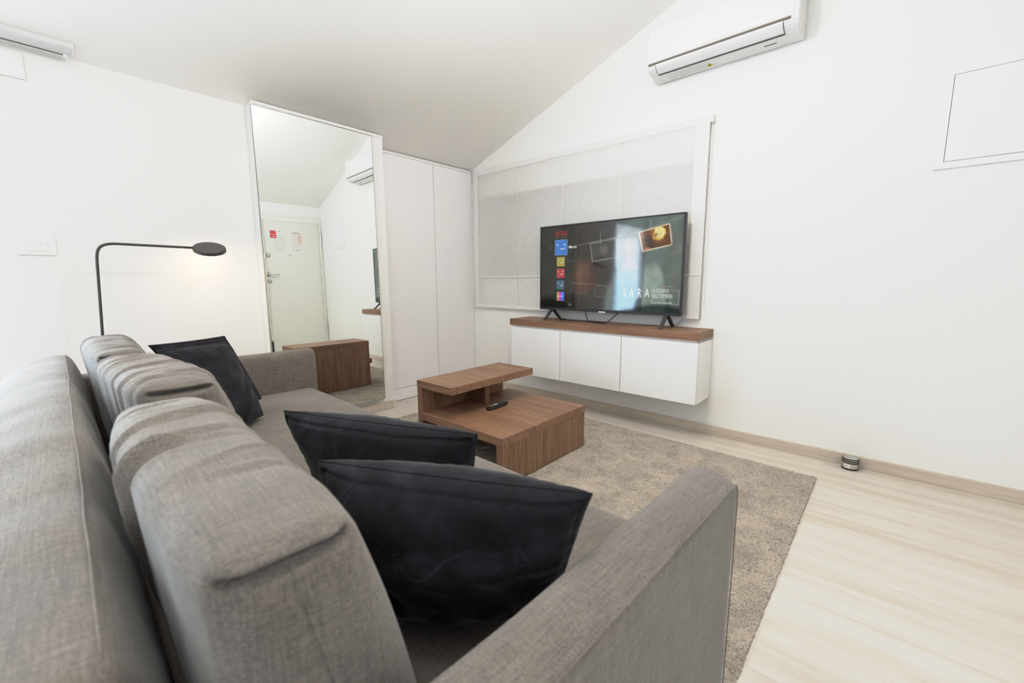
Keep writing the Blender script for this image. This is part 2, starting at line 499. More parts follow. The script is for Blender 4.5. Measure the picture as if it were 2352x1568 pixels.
obj('door_handle', bm, M_CHROME, door, True)
obj('peephole', on_door([(0.016, 0), (0.016, .006), (.009, .007), (0, .005)], -0.45, 1.433), M_CHROME, door, True)
for z in (1.69, .345):
    bm = bmesh.new(); tube(bm, [(XR - .02, -.02, z - .08), (XR - .02, -.02, z - .002)], .008, 10); tube(bm, [(XR - .02, -.02, z + .002), (XR - .02, -.02, z + .08)], .008, 10)
    box(bm, (XR - .02, -.03, z - .08), (XR - .012, -.012, z + .08))
    obj('hinge', bm, M_CHROME, door)

# notices on the door (front towards -x)
def sheet(name, label, cat, y0, y1, z0, z1, mat, lines, x=None, group=None):
    x = dx - .0015 if x is None else x
    bm = bmesh.new(); box(bm, (x - .0006, y0, z0), (x + .0006, y1, z1))
    o = obj(name, bm, mat); tag(o, label, cat, group)
    bm = bmesh.new(); mats = [M_INKG, M_INKD, M_RED, M_PINK, M_PAPER, M_INKP]
    for (a, b, c, d, mi) in lines:
        ya, yb = y0 + a * (y1 - y0), y0 + b * (y1 - y0); za, zb = z0 + c * (z1 - z0), z0 + d * (z1 - z0)
        quad(bm, (x - .0009, ya, za), (x - .0009, ya, zb), (x - .0009, yb, zb), (x - .0009, yb, za), mi)
    obj('print', bm, mats, o)
    return o
ln = [(.40, .62, .945, .96, 1)] + [(.12, .9 - random.random() * .25, .78 - i * .04, .795 - i * .04, 5) for i in range(19)]
sheet('notice_sheet', 'white printed sheet on the entrance door, partly under the red card', 'notice', -.685, -.475, 1.465, 1.765, M_PAPER, ln)
ln = [(.3, .7, .935, .955, 1), (.17, .83, .89, .902, 2), (.17, .176, .14, .89, 2), (.824, .83, .14, .89, 2), (.17, .83, .14, .147, 2), (.62, .8, .42, .82, 3)] + [(.25, .6 + .1 * random.random(), .8 - i * .05, .815 - i * .05, 5) for i in range(12)] + [(.35, .65, .10, .115, 0), (.4, .6, .07, .08, 0)]
sheet('notice_sheet', 'white sheet with a red bordered box on the entrance door, above the peephole', 'notice', -.455, -.245, 1.465, 1.765, M_PAPER, ln)
ln = [(.12, .7, .86, .92, 1), (.78, .9, .82, .92, 4), (.1, .6, .78, .82, 3), (.1, .9, .44, .56, 3), (.2, .88, .14, .26, 3)]
sheet('red_card', 'small red card stuck on the entrance door over a white sheet', 'card', -.695, -.618, 1.66, 1.76, M_RED, ln, x=dx - .0045)

# baseboards
bm = bmesh.new()
box(bm, (-0.05, -.013, 0), (1.8655, 0, .0615), .002); box(bm, (1.8665, -.013, 0), (XR, 0, .0615), .002)
struct(obj('baseboard_back', bm, M_OAKX))
struct(obj('baseboard_pier', bx((.071, -1.877, 0), (.083, -1.013, .062), .002), M_OAKY))
struct(obj('baseboard_pier_end', bx((-.03, -1.013, 0), (.083, -1.003, .062), .002), M_LACQ))
bm = bmesh.new(); box(bm, (0, YB, 0), (.012, WY0, .062), .002); box(bm, (0, WY1, 0), (.012, -1.877, .062), .002)
struct(obj('baseboard_left', bm, M_OAKY))
struct(obj('baseboard_right', bx((XR - .012, YB, 0), (XR, DY0 - .02, .062), .002), M_OAKY))

# ------------------------------------------------------------------ mirror
mir = thing('wall_mirror', 'tall frameless wall mirror on the white pier beside the wardrobe', 'mirror', (0.0915, -1.493, 1.055))
mir.rotation_euler = (0, math.radians(-0.53), math.radians(-1.4))
hw, hh = 0.379, 0.953
obj('mirror_glass', bx((-.001, -hw, -hh), (.002, hw, hh), .0008, 1), M_MIRROR, mir)
for nm, lo, hi in (('edge_trim', (-.006, -hw - .0025, -hh), (.0022, -hw, hh)), ('edge_trim', (-.006, hw, -hh), (.0022, hw + .0025, hh)), ('edge_trim', (-.006, -hw - .0025, hh), (.0022, hw + .0025, hh + .0025)), ('edge_trim', (-.006, -hw - .0025, -hh - .0025), (.0022, hw + .0025, -hh))):
    obj(nm, bx(lo, hi), M_EDGE, mir)
obj('backing', bx((-.006, -hw + .004, -hh + .004), (-.0012, hw - .004, hh - .004)), M_GAP, mir)
# cover lath along the top of the mirror
struct(obj('trim_1', bx((.071, -1.877, 2.018), (.0765, -1.013, 2.034)), M_WALL))

# ------------------------------------------------------------------ wardrobe
wd = thing('wardrobe', 'tall white two-door built-in wardrobe between mirror pier and window', 'wardrobe', (-.055, -.5, 0))
def wp(name, lo, hi, mat, bev=.0015):
    return obj(name, bx((lo[0] + .055, lo[1] + .5, lo[2]), (hi[0] + .055, hi[1] + .5, hi[2]), bev, 1), mat, wd)
wp('carcass', (-.62, -1.002, .09), (-.076, -.003, 1.76), M_LACQ2)
wp('door', (-.074, -1.002, .105), (-.055, -.4552, 1.964), M_LACQ2)
wp('door', (-.074, -.4508, .105), (-.055, -.012, 1.964), M_LACQ2)
wp('door_gap_shade', (-.0758, -.458, .105), (-.0745, -.448, 1.964), M_GAP, 0)  # dark strip painting the shade between the two doors
wp('side_panel', (-.30, -.0105, .0), (-.050, -.0005, 1.88), M_LACQ2)
wp('plinth', (-.075, -1.002, 0.004), (-.058, -.012, .102), M_LACQ2)
wp('top_filler', (-.074, -1.002, 1.9665), (-.057, -.012, 1.985), M_LACQ2)

# ------------------------------------------------------------------ coffee table
TX0, TX1, TY0, TY1 = .993, 1.650, -1.447, -.728
ct = thing('coffee_table', 'dark walnut two-level coffee table on the taupe rug', 'coffee table', (1.32, -1.09, 0))
RT = 0.016
def tp(name, lo, hi, mat):
    return obj(name, bx(tuple(lo[i] - (1.32, -1.09, 0)[i] for i in range(3)), tuple(hi[i] - (1.32, -1.09, 0)[i] for i in range(3)), .0012, 1), mat, ct)
tp('tall_side_panel', (TX0 + .001, TY0 + .001, RT), (TX0 + .04, TY1 - .046, .4035), M_WZ)
tp('upper_shelf', (TX0, TY0, .404), (1.289, TY1 - .045, .444), M_WX)
tp('tabletop', (TX0 + .0405, TY0, .219), (TX1, TY1, .2615), M_WX)
tp('side_panel', (TX1 - .042, TY0 + .001, RT), (TX1 - .0015, TY1 - .001, .2185), M_WZ)
tp('divider', (TX0 + .0405, -1.092, .262), (1.18, -1.055, .4035), M_WZ)

# remote control
rc = thing('remote_control', 'black television remote control on the coffee table', 'remote control', (1.283, -1.095, .262), math.radians(-4))
rc.rotation_euler = (0, 0, math.atan2(-1.0 + 1.19, 1.272 - 1.288) - PI / 2)
me = rounded_box((.021, .088, .010), (.019, .019, .009), .01, 4, name='body')
link_mesh('body', me, M_BLACK, rc, (0, 0, .0103))
bm = bmesh.new()
for j, y in enumerate(np.linspace(-.055, .06, 9)):
    for i, x in enumerate((-.011, 0, .011)):
        if j in (3, 4) and i == 1: continue
        box(bm, (x - .0033, y - .003, .0195), (x + .0033, y + .003, .0222), .001, 1)
obj('keypad', bm, plain('key_grey', (.10, .10, .11), .5), rc)
bm = bmesh.new(); box(bm, (-.006, -.02, .0195), (.006, -.004, .0228), .001, 1); box(bm, (-.006, -.0385, .0195), (.006, -.030, .0228), .001, 1)
obj('white_keys', bm, plain('key_white', (.72, .72, .7), .4), rc)
obj('power_button', bx((-.015, .068, .0195), (-.008, .075, .0225), .001, 1), M_RED, rc)
bm = bmesh.new()
for x in (-.012, -.004, .004, .012): box(bm, (x - .003, -.0655, .0195), (x + .003, -.0625, .0215))
obj('colour_keys', bm, M_YEL, rc)

# ------------------------------------------------------------------ rug
def make_rug():
    x0, x1, y0, y1 = .345, 2.752, -2.02, -.285
    nx, ny = 460, 330
    X, Y = np.meshgrid(np.linspace(x0, x1, nx), np.linspace(y0, y1, ny))
    X = X + rng.normal(0, .0017, X.shape); Y = Y + rng.normal(0, .0017, Y.shape)
    Z = .0115 + rng.normal(0, .0017, X.shape)
    # patches brushed one way or the other
    lf = rng.normal(0, 1, (20, 28))
    yi = np.linspace(0, 19, ny); xi = np.linspace(0, 27, nx)
    a = np.array([np.interp(xi, np.arange(28), row) for row in lf])
    a = np.array([np.interp(yi, np.arange(20), a[:, k]) for k in range(nx)]).T
    Z += .0005 * a
    e = np.minimum(np.minimum(X - x0, x1 - X), np.minimum(Y - y0, y1 - Y))
    Z -= np.clip(.010 - e, 0, .010) * .35
    Y = Y - .035 * (X - 1.83) * (Y - y0) / (y1 - y0)
    V = np.stack([X, Y, np.clip(Z, .003, .0155)], -1).reshape(-1, 3)
    I = np.arange(nx * ny).reshape(ny, nx)
    F = np.stack([I[:-1, :-1], I[:-1, 1:], I[1:, 1:], I[1:, :-1]], -1).reshape(-1, 4)
    ring = np.concatenate([I[0, :-1], I[:-1, -1], I[-1, :0:-1], I[:0:-1, 0]])
    lowv = V[ring].copy(); lowv[:, 2] = .0005
    b0 = len(V); V = np.concatenate([V, lowv])
    n = len(ring); k = np.arange(n); k2 = (k + 1) % n
    SF = np.stack([ring[k2], ring[k], b0 + k, b0 + k2], -1)
    me = mesh_np('rug', V, np.concatenate([F, SF]), False)
    o = link_mesh('rug', me, M_RUG)
    tag(o, 'taupe short-pile rug on the pale plank floor under the coffee table', 'rug')
make_rug()

# ------------------------------------------------------------------ sofa
TH = math.radians(-1.9)
SO = Vector((2.6, -2.4, 0))
def loc2w(p):
    c, s = math.cos(TH), math.sin(TH)
    return np.array((SO.x + p[0] * c - p[1] * s, SO.y + p[0] * s + p[1] * c, p[2]))
sofa = thing('sofa', 'long grey linen three-seat sofa with low arms facing the television', 'sofa', SO, TH)
def part_soft(name, lo, hi, r, step=.03, k=5, deform=None, parent=sofa, mat=M_SOFA):
    lo, hi = np.array(lo), np.array(hi)
    c = (lo + hi) / 2
    me = rounded_box((hi - lo) / 2, r, step, k, deform, name)
    return link_mesh(name, me, mat, parent, tuple(c))
FT = 0.0165
part_soft('light_block', (-.12, -.63, .05), (.035, -.41, .56), .02, .1, 3)  # unseen blocks added to keep light out of the slot behind the cushions
part_soft('light_block', (-2.135, -.63, .05), (-2.10, -.41, .56), .015, .1, 3)
part_soft('seat_base', (-2.135, -.60, .06), (.035, .49, .25), .02, .1, 3)
def seat_def(P, N):
    P = P.copy(); t = np.clip(N[:, 2], 0, 1)
    P[:, 2] += t * .012 * (1 - (P[:, 0] / 1.1) ** 2) * (1 - (P[:, 1] / .5) ** 2)
    P[:, 2] += t * .002 * np.sin(P[:, 0] * 9) * np.sin(P[:, 1] * 7 + 1)
    return P
part_soft('seat', (-2.13, -.350, .252), (.032, .525, .398), (.05, .05, .045), .04, 6, seat_def)
def seam(parent, pts, r=.0022):
    bm = bmesh.new(); tube(bm, pts, r, 6); return obj('piping', bm, M_SOFA, parent, True)
def loft(prof, u0, u1, r, nu, wob=None, name='loft'):
    pr = np.array(prof); c = pr.mean(0); n = len(pr)
    t = np.linspace(0, PI / 2, 8)
    us = np.concatenate([u0 + r * (1 - np.sin(t)), np.linspace(u0 + r, u1 - r, nu)[1:-1], (u1 - r * (1 - np.sin(t)))[::-1]])
    us = np.sort(us)
    ds = np.zeros(len(us))
    for i, u in enumerate(us):
        e = min(u - u0, u1 - u)
        if e < r: ds[i] = r - math.sqrt(max(0, r * r - (r - e) ** 2))
    nx_ = np.roll(pr, -1, 0) - np.roll(pr, 1, 0)
    nrm = np.stack([nx_[:, 1], -nx_[:, 0]], 1); nrm /= np.linalg.norm(nrm, axis=1, keepdims=True)
    if ((pr - c) * nrm).sum() < 0: nrm = -nrm
    V = []; F = []
    for i, u in enumerate(us):
        q = pr - nrm * ds[i]
        if wob is not None: q = q + wob(u, pr, nrm)
        V += [(u, a_, b_) for a_, b_ in q]
    for i in range(len(us) - 1):
        for k in range(n):
            k2 = (k + 1) % n
            F.append((i * n + k, i * n + k2, (i + 1) * n + k2, (i + 1) * n + k))
    bm = bmesh.new(); vs = [bm.verts.new(v) for v in V]
    for f in F: bm.faces.new([vs[i] for i in f])
    bm.faces.new(vs[:n][::-1]); bm.faces.new(vs[-n:])
    bmesh.ops.recalc_face_normals(bm, faces=bm.faces)
    return bm
ap_ = [(.035, .05), (.0335, .30), (.033, .48), (.0345, .545), (.041, .577), (.056, .598), (.082, .609), (.108, .6085), (.134, .602), (.1585, .591)]
aq_ = [(.1585, .591), (.1620, .585), (.1630, .56), (.1620, .40), (.160, .05)]
def arm_prof(flip):
    p = [tuple(q) for q in spline(ap_, 4)] + [tuple(q) for q in spline(aq_, 3)][1:]
    p = [(.035 + (u - .035) * .86, z) for u, z in p]
    if flip: p = [(.07 - u, z) for u, z in p]
    return p
def arm_bm(flip, v0, v1):
    wb = lambda v, pr, nrm: nrm * (.0012 * math.sin(v * 17) * np.clip((pr[:, 1] - .4) / .2, 0, 1))[:, None]
    bm = loft(arm_prof(flip), v0, v1, .020, 40, wb)
    for v in bm.verts: v.co = Vector((v.co.y - (2.17 if flip else 0), v.co.x, v.co.z))
    bmesh.ops.recalc_face_normals(bm, faces=bm.faces)
    return bm
ra = obj('armrest', arm_bm(False, -.63, .468), M_SOFA, sofa, True)
la = obj('armrest', arm_bm(True, -.63, .555), M_SOFA, sofa, True)
seam(ra, [(.1417, v, .5915) for v in np.linspace(-.60, .452, 30)] + [(.1425, .4635, .586), (.1434, .4675, .57), (.1432, .468, .40), (.142, .468, .06)], .0013)
seam(la, [(-2.243, v, .5915) for v in np.linspace(-.60, .54, 30)], .0013)
# backrest frame: profile in (v, z), long along u
bp = [(-.362, .09), (-.366, .20), (-.373, .32), (-.386, .455), (-.400, .56), (-.414, .632), (-.428, .676), (-.4365, .692), (-.4455, .7005)]
bq = [(-.4455, .7005), (-.475, .7035), (-.512, .698), (-.555, .683), (-.592, .658), (-.618, .625), (-.631, .585), (-.636, .45), (-.637, .25), (-.637, .09)]
prof = [tuple(p) for p in spline(bp, 3)] + [tuple(p) for p in spline(bq, 4)][1:]
def wob(u, pr, nrm):
    k = .0030 * math.sin(u * 5.3 + 1) + .0022 * math.sin(u * 13.1) + .0015 * math.sin(u * 29)
    sag = np.clip((pr[:, 1] - .3) / .3, 0, 1)
    return nrm * (k * sag)[:, None]
bk = obj('backrest', loft(prof, -2.165, -.05, .035, 110, wob), M_SOFA, sofa, True)
def wob1(u):
    return .0030 * math.sin(u * 5.3 + 1) + .0022 * math.sin(u * 13.1) + .0015 * math.sin(u * 29)
seam(bk, [(u, -.4452 - .2 * wob1(u), .7012 + .8 * wob1(u)) for u in np.linspace(-2.135, -.09, 120)] + [(-.075, -.447, .693)], .0016)
for u in (-2.2, .1):
    for v in (-.5, .38):
        bm = bmesh.new(); lathe(bm, [(0, FT if v > 0 else 0.0), (.022, FT if v > 0 else 0.0), (.026, .052), (0, .052)], 16)
        bmesh.ops.translate(bm, verts=bm.verts, vec=(u, v, 0)); obj('leg', bm, M_BLACK, sofa)

# back cushions
M_SEAM_SHADE = weave_mat('grey_seam_shadow', srgb(60, 57, 55), srgb(74, 71, 68), srgb(88, 85, 82))  # darker weave for the shade painted into the cushion creases
def cushion(u0, u1, label, seed, fold_n=9, first_amp=.007, big=(), dv=0.0, rot=0.0, tw=1.0):
    r_ = np.random.default_rng(seed)
    L = (u1 - u0) / 2; H = .178; Tk = .085
    zc, vc = .598, -.286 + dv
    folds = []
    for i in range(fold_n):
        w_ = r_.uniform(.004, .011)
        folds.append((r_.uniform(-L * .85, L * .8), w_, (.25 + .5 * r_.random()) * w_ * .75, r_.uniform(-.5, .2), r_.uniform(-.4, 1.0), r_.uniform(.05, .10)))
    for (uc, w_, am, sk, vo, vw) in big: folds.append((uc, w_, am, sk, vo, vw))
    ZC = H - .021
    def f(P, N):
        P = P.copy(); u = P[:, 0].copy(); v = P[:, 1].copy(); z = P[:, 2].copy()
        h = (z + H) / (2 * H); a = np.clip(np.abs(u) / L, 0, 1)
        nv, nz, nu = N[:, 1], N[:, 2], N[:, 0]
        # wedge: thick base, narrower top, leaning on the frame; narrower towards both ends
        tap = 1 - (.20 * a ** 5) * np.clip(h, 0, 1) - .16 * np.clip(-u / L, 0, 1) ** 3 * h
        P[:, 1] = v * (1.12 - .36 * h) * (1 + (tw - 1) * h) * tap - .062 * (h - .3) + .005
        puff = (1 - a ** 3)
        P[:, 1] += np.clip(nv, 0, 1) * .036 * puff * np.sin(np.clip(h, 0, 1) * PI) - np.clip(-nv, 0, 1) * .014 * puff
        P[:, 2] += np.clip(nz, 0, 1) * (.016 * (1 - a ** 3) - .006) - .030 * np.clip(-u / L, 0, 1) ** 4 * np.clip(h, 0, 1) ** 2
        P[:, 0] += nu * .012 * np.sin(np.clip(h / .9, 0, 1) * PI) * (1 - (v / Tk) ** 2)
        w = np.clip((h - .2) / .5, 0, 1)
        d = np.zeros(len(P))
        for (uc, wd_, am, sk, vo, vw) in folds:
            t = u - uc - sk * v - 2.2 * v * v + .10 * (1 - h)
            g = np.exp(-(t / wd_) ** 2) - .7 * np.exp(-((t - 1.6 * wd_) / (1.0 * wd_)) ** 2)
            d += am * g * np.exp(-((v - (vo - .4) * .1) / vw) ** 2)
        d += .0020 * np.sin(u * 36 + 11 * v + seed) * np.sin(u * 11 + seed * 2) + .003 * np.sin(u * 13 + 7 * v + seed)
        side = 1 - np.clip(np.abs(nu), 0, 1)
        P += N * (d * w * side)[:, None]
        # top panel overhanging the end panel: a tucked crease, and the centre seam below it
        zt = z - ZC
        crease = np.exp(-(zt / .0065) ** 2) * np.clip((1.02 - np.abs(v) / (Tk * .95)) * 6, 0, 1)
        P[:, 0] += np.sign(u) * (-.020 * crease * np.abs(nu) ** .3 * (a > .85) + .006 * np.exp(-((z - (H - .008)) / .012) ** 2) * np.abs(nu))
        P[:, 0] -= np.sign(u) * np.clip(np.abs(nu) * 1.3 - .3, 0, 1) * .0035 * np.exp(-((v + .004) / .006) ** 2) * (z < H - .03)
        # gathers running down from the two corners
        ang = np.arctan2(np.abs(v) - Tk, ZC - z); rad = np.hypot(np.abs(v) - Tk, ZC - z)
        P[:, 0] += np.sign(u) * np.abs(nu) * .0022 * np.sin(ang * 14 + seed) * np.exp(-rad / .07)
        return P
    me = rounded_box((L, Tk, H), (.030, .045, .030), .0072, 7, f, 'back_cushion')
    c = loc2w(((u0 + u1) / 2, vc, zc))
    o = link_mesh('back_cushion', me, M_SOFA, None, tuple(c)); o.rotation_euler = (0, 0, TH + math.radians(rot))
    # tucked seam with its crease shade painted dark, and the centre seam on the end that shows
    def surf(v, z):
        Pn = f(np.array([[L, v, z]]), np.array([[1.0, 0, 0]]))[0]; return Pn
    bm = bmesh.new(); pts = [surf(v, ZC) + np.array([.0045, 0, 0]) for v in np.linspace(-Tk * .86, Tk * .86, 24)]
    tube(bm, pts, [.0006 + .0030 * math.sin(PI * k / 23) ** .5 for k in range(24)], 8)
    q = obj('tucked_seam_shade', bm, M_SEAM_SHADE, o, True); q['label'] = 'painted crease shade along the tucked seam across the end'
    bm = bmesh.new(); tube(bm, [surf(-.004 + .010 * t, ZC - .012 - t * .25) + np.array([-.0002, 0, 0]) for t in np.linspace(0, 1, 30)], .0017, 6)
    obj('end_seam', bm, M_SOFA, o, True)
    return tag(o, label, 'cushion', 'loose back cushions of the sofa')
cushion(-.780, -.004, 'wrinkled grey back cushion nearest the camera, beside the near armrest', 3, 9, .008, big=[(.02, .012, .010, -.25, -.1, .08), (-.09, .010, .007, -.25, .3, .09)], tw=1.10, dv=.001)
cushion(-1.470, -.816, 'wrinkled grey middle back cushion of the sofa', 5, 17, .009, big=[(.05, .009, .007, -.3, .5, .1)], dv=.034, rot=3.5, tw=1.22)
cushion(-2.110, -1.504, 'wrinkled grey back cushion at the far end of the sofa by the lamp', 9, 12, .008, dv=.002, tw=.98)

# navy throw pillows given by four corners (top-left, top-right, bottom-right, bottom-left)
def pillow(TL, TR, BR, BL, thick, label, seed, n=64):
    r_ = np.random.default_rng(seed)
    TL, TR, BR, BL = (np.array(p, float) for p in (TL, TR, BR, BL))
    ctr = (TL + TR + BR + BL) / 4
    s = np.sin(np.linspace(-1, 1, n) * PI / 2 * .995); s /= abs(s[0])
    S, T_ = np.meshgrid(s, s)
    pin = .020
    S2 = S * (1 - pin * (1 - T_ ** 2) ** 1 * np.abs(S) ** 3); T2 = T_ * (1 - pin * (1 - S ** 2) * np.abs(T_) ** 3)
    a, b = (S2 + 1) / 2, (T2 + 1) / 2
    B = ((1 - b)[..., None] * ((1 - a)[..., None] * BL + a[..., None] * BR) + b[..., None] * ((1 - a)[..., None] * TL + a[..., None] * TR))
    nrm = np.cross(TR - BL, TL - BR); nrm /= np.linalg.norm(nrm)
    prof = np.clip((1 - S ** 2), 0, 1) ** .42 * np.clip(1 - T_ ** 2, 0, 1) ** .42
    wr = np.zeros_like(S)
    for _ in range(9):
        k = r_.normal(0, 1, 2) * 5; wr += r_.uniform(.2, 1) * np.sin(k[0] * S + k[1] * T_ + r_.uniform(0, 6))
    # gathers running in from the seam
    ed = np.exp(-(1 - np.abs(T_)) / .22) ; gath = .25 * np.sin(S * 31 + r_.uniform(0, 6) + 2 * np.sin(S * 9)) * ed
    ed2 = np.exp(-(1 - np.abs(S)) / .2); gath += .25 * np.sin(T_ * 27 + r_.uniform(0, 6)) * ed2
    V = []
    for sgn in (1, -1):
        h = thick / 2 * prof * (1 + .05 * wr * sgn + .16 * gath)
        h = h - .004 * np.exp(-((np.abs(T_) - .93) / .02) ** 2) * (np.abs(S) < .96) - .004 * np.exp(-((np.abs(S) - .93) / .02) ** 2) * (np.abs(T_) < .96)
        h = np.maximum(h, .0)
        V.append((B + sgn * h[..., None] * nrm).reshape(-1, 3))
    wave = .006 * np.sin(S * 5 + seed) * (np.abs(T_) > .9)
    I = np.arange(n * n).reshape(n, n)
    F1 = np.stack([I[:-1, :-1], I[:-1, 1:], I[1:, 1:], I[1:, :-1]], -1).reshape(-1, 4)
    # shared border
    bnd = np.zeros((n, n), bool); bnd[0] = bnd[-1] = True; bnd[:, 0] = bnd[:, -1] = True
    mp = np.arange(n * n) + n * n; mp[bnd.ravel()] = np.arange(n * n)[bnd.ravel()]
    F2 = mp[F1][:, ::-1]
    Vall = np.concatenate(V)
    used = np.unique(np.concatenate([F1.ravel(), F2.ravel()])); rm = np.full(len(Vall), -1); rm[used] = np.arange(len(used))
    me = mesh_np('throw_pillow', Vall[used] - ctr, rm[np.concatenate([F1, F2])])
    o = link_mesh('throw_pillow', me, M_NAVY, None, tuple(ctr))
    ring = np.concatenate([I[0, :-1], I[:-1, -1], I[-1, :0:-1], I[:0:-1, 0]])
    pts = [tuple(p - ctr) for p in V[0][ring][::3]]; pts += pts[:2]
    bm = bmesh.new(); tube(bm, pts, .0016, 6, cap=False)
    obj('seam_edge', bm, M_NAVY, o, True)
    return tag(o, label, 'pillow', 'navy throw pillows on the sofa')
pillow((2.245, -2.550, .694), (2.650, -2.325, .685), (2.545, -2.265, .42), (2.300, -2.500, .42), .185, 'navy throw pillow nearest the camera, wedged beside the near armrest', 1)
pillow((1.885, -2.470, .69), (2.352, -2.275, .69), (2.290, -2.245, .428), (1.930, -2.370, .428), .16, 'navy throw pillow standing second from the near armrest, partly hidden', 2)
pillow((.985, -2.565, .752), (.738, -2.280, .728), (.985, -2.235, .43), (1.14, -2.40, .43), .10, 'navy throw pillow at the far end, in front of its twin', 3)
pillow((.85, -2.565, .757), (.668, -2.268, .748), (.695, -2.145, .43), (.88, -2.37, .43), .08, 'navy throw pillow at the far armrest, behind its twin', 4)

# ------------------------------------------------------------------ floor lamp
fl = thing('floor_lamp', 'slim black floor lamp with tilted disc head behind the sofa', 'lamp', (.2, -2.66, 0))
bm = bmesh.new(); lathe(bm, [(0, 0), (.11, 0), (.11, .012), (.105, .016), (0, .016)], 40)
obj('base', bm, M_BLACKM, fl)
arc = [(0, -.0, .014), (0, .021, .70), (0, .0405, 1.10), (0, .046, 1.135), (0, .058, 1.157), (0, .078, 1.169), (0, .102, 1.1735), (0, .14, 1.174), (0, .41, 1.171)]
pts = [arc[0], arc[1]] + spline(arc[2:], 6)
bm = bmesh.new(); tube(bm, pts, .0062, 12); obj('pole', bm, M_BLACKM, fl, True)
head_c = Vector((0, .484, 1.169))
tilt = math.radians(27)
nd = Vector((math.sin(tilt) * .97, -math.sin(tilt) * .236, math.cos(tilt))).normalized()
rotq = nd.to_track_quat('Z', 'Y').to_matrix()
def tilted(prof):
    bm = bmesh.new(); lathe(bm, prof, 48)
    bmesh.ops.rotate(bm, verts=bm.verts, cent=(0, 0, 0), matrix=rotq); bmesh.ops.translate(bm, verts=bm.verts, vec=head_c); return bm
obj('lamp_head', tilted([(0, .009), (.070, .009), (.0735, .0065), (.0745, .003), (.0745, -.009), (.068, -.011), (.066, -.006), (0, -.006)]), M_BLACKM, fl, False)
obj('diffuser', tilted([(0, -.0075), (.064, -.0075), (.064, -.0068), (0, -.0068)]), emit_mat('warm_led', srgb(255, 205, 140), 6.0), fl)
lw = bpy.data.lights.new('lamp_light', 'AREA'); lw.shape = 'DISK'; lw.size = .12; lw.energy = 0.6; lw.color = (1.0, .72, .42)
lo_ = bpy.data.objects.new('lamp_light', lw); COL.objects.link(lo_); lo_.parent = fl
lo_.location = head_c - nd * .013; lo_.rotation_euler = nd.to_track_quat('Z', 'Y').to_euler()

# ------------------------------------------------------------------ light switch and box cover
ls = thing('light_switch', 'white rectangular wall switch with three rockers left of the lamp', 'switch', (0, -2.796, 1.161))
obj('plate', bx((0, -.061, -.041), (.009, .061, .041), .003, 2), M_SWITCH, ls)
obj('rocker_gap_shade', bx((.0088, -.0345, -.0225), (.0094, .0345, .0225)), M_ALU, ls)  # grey plate under the rockers, painting the shade in their gaps
for i in range(3):
    y = -.0225 + i * .0225
    bm = bmesh.new(); prism(bm, [(.009, -.021), (.0125 + .002 * (i == 0), -.021), (.0115, 0), (.014, .021), (.009, .021)], 1, y - .0108, y + .0108)
    obj('rocker', bm, M_SWITCH, ls)
jb = thing('junction_box_cover', 'white square junction box cover high on the left wall', 'cover', (0, -2.805, 1.935))
obj('edge_shade', bx((0, -.0572, -.0562), (.0015, .0572, .0562), .0005, 1), M_ALU, jb)  # grey sheet showing past the cover as a painted edge shadow
obj('cover', bx((.0016, -.056, -.055), (.0075, .056, .055), .0035, 3), M_SWITCH, jb)
for y, z in ((.048, .047), (.048, -.047), (-.048, .047), (-.048, -.047)):
    bm = bmesh.new(); lathe(bm, [(0, .0087), (.0028, .0083), (.0032, .0073), (0, .0073)], 12)
    bmesh.ops.rotate(bm, verts=bm.verts, cent=(0, 0, 0), matrix=Matrix.Rotation(PI / 2, 3, 'Y')); bmesh.ops.translate(bm, verts=bm.verts, vec=(0, y, z)); obj('screw', bm, M_PLAST, jb)

# ------------------------------------------------------------------ curtain rail on the slope
cr = thing('curtain_rail', 'grey aluminium curtain rail fixed to the sloping ceiling at left', 'curtain rail', (.072, -3.25, zl(.072)))
cr.rotation_euler = (0, -SL, 0)
bm = bmesh.new(); prism(bm, [(-.030, -.001), (-.030, -.026), (-.022, -.028), (.022, -.028), (.030, -.026), (.030, -.001)], 1, -.75, .652)
obj('rail', bm, M_ALU, cr)
obj('slot', bx((-.026, -.75, -.0295), (-.021, .635, -.0278)), M_SLOT, cr)
obj('end_cap', bx((-.031, .652, -.029), (.031, .660, -.0005), .001, 1), M_PLAST, cr)
obj('glider', bx((-.031, .625, -.042), (-.016, .640, -.028), .003, 2), M_PLAST, cr)

# ------------------------------------------------------------------ air conditioner
ac = thing('air_conditioner', 'white wall-mounted air conditioner above the window blind', 'air conditioner', (0, 0, 0))
AX0, AX1 = 1.702, 2.486
def acprism(name, prof, x0, x1, mat, smooth=False, bev=0.0):
    bm = bmesh.new(); fs = prism(bm, prof, 0, x0, x1)
    if bev > 0:
        es = [e for e in bm.edges if all(abs(v.co.x - x0) < 1e-6 for v in e.verts) or all(abs(v.co.x - x1) < 1e-6 for v in e.verts)]
        bmesh.ops.bevel(bm, geom=es, offset=bev, segments=3, affect='EDGES', profile=.5)
    return obj(name, bm, mat, ac, smooth)
body = [(-.001, 2.50), (-.155, 2.50), (-.172, 2.494), (-.182, 2.478), (-.186, 2.45), (-.191, 2.36), (-.192, 2.315), (-.189, 2.295), (-.186, 2.283), (-.182, 2.272), (-.170, 2.258), (-.15, 2.246), (-.12, 2.2385), (-.05, 2.2335), (-.015, 2.233), (-.001, 2.238)]
acprism('body', body, AX0, AX1, M_PLAST, False, .007)
fp = [(-.165, 2.497), (-.178, 2.492), (-.187, 2.476), (-.191, 2.45), (-.1965, 2.36), (-.1975, 2.318), (-.195, 2.302), (-.190, 2.290), (-.183, 2.285), (-.175, 2.3), (-.17, 2.45)]
acprism('front_panel', fp, AX0 + .006, AX1 - .02, M_PLASTG, False, .004)
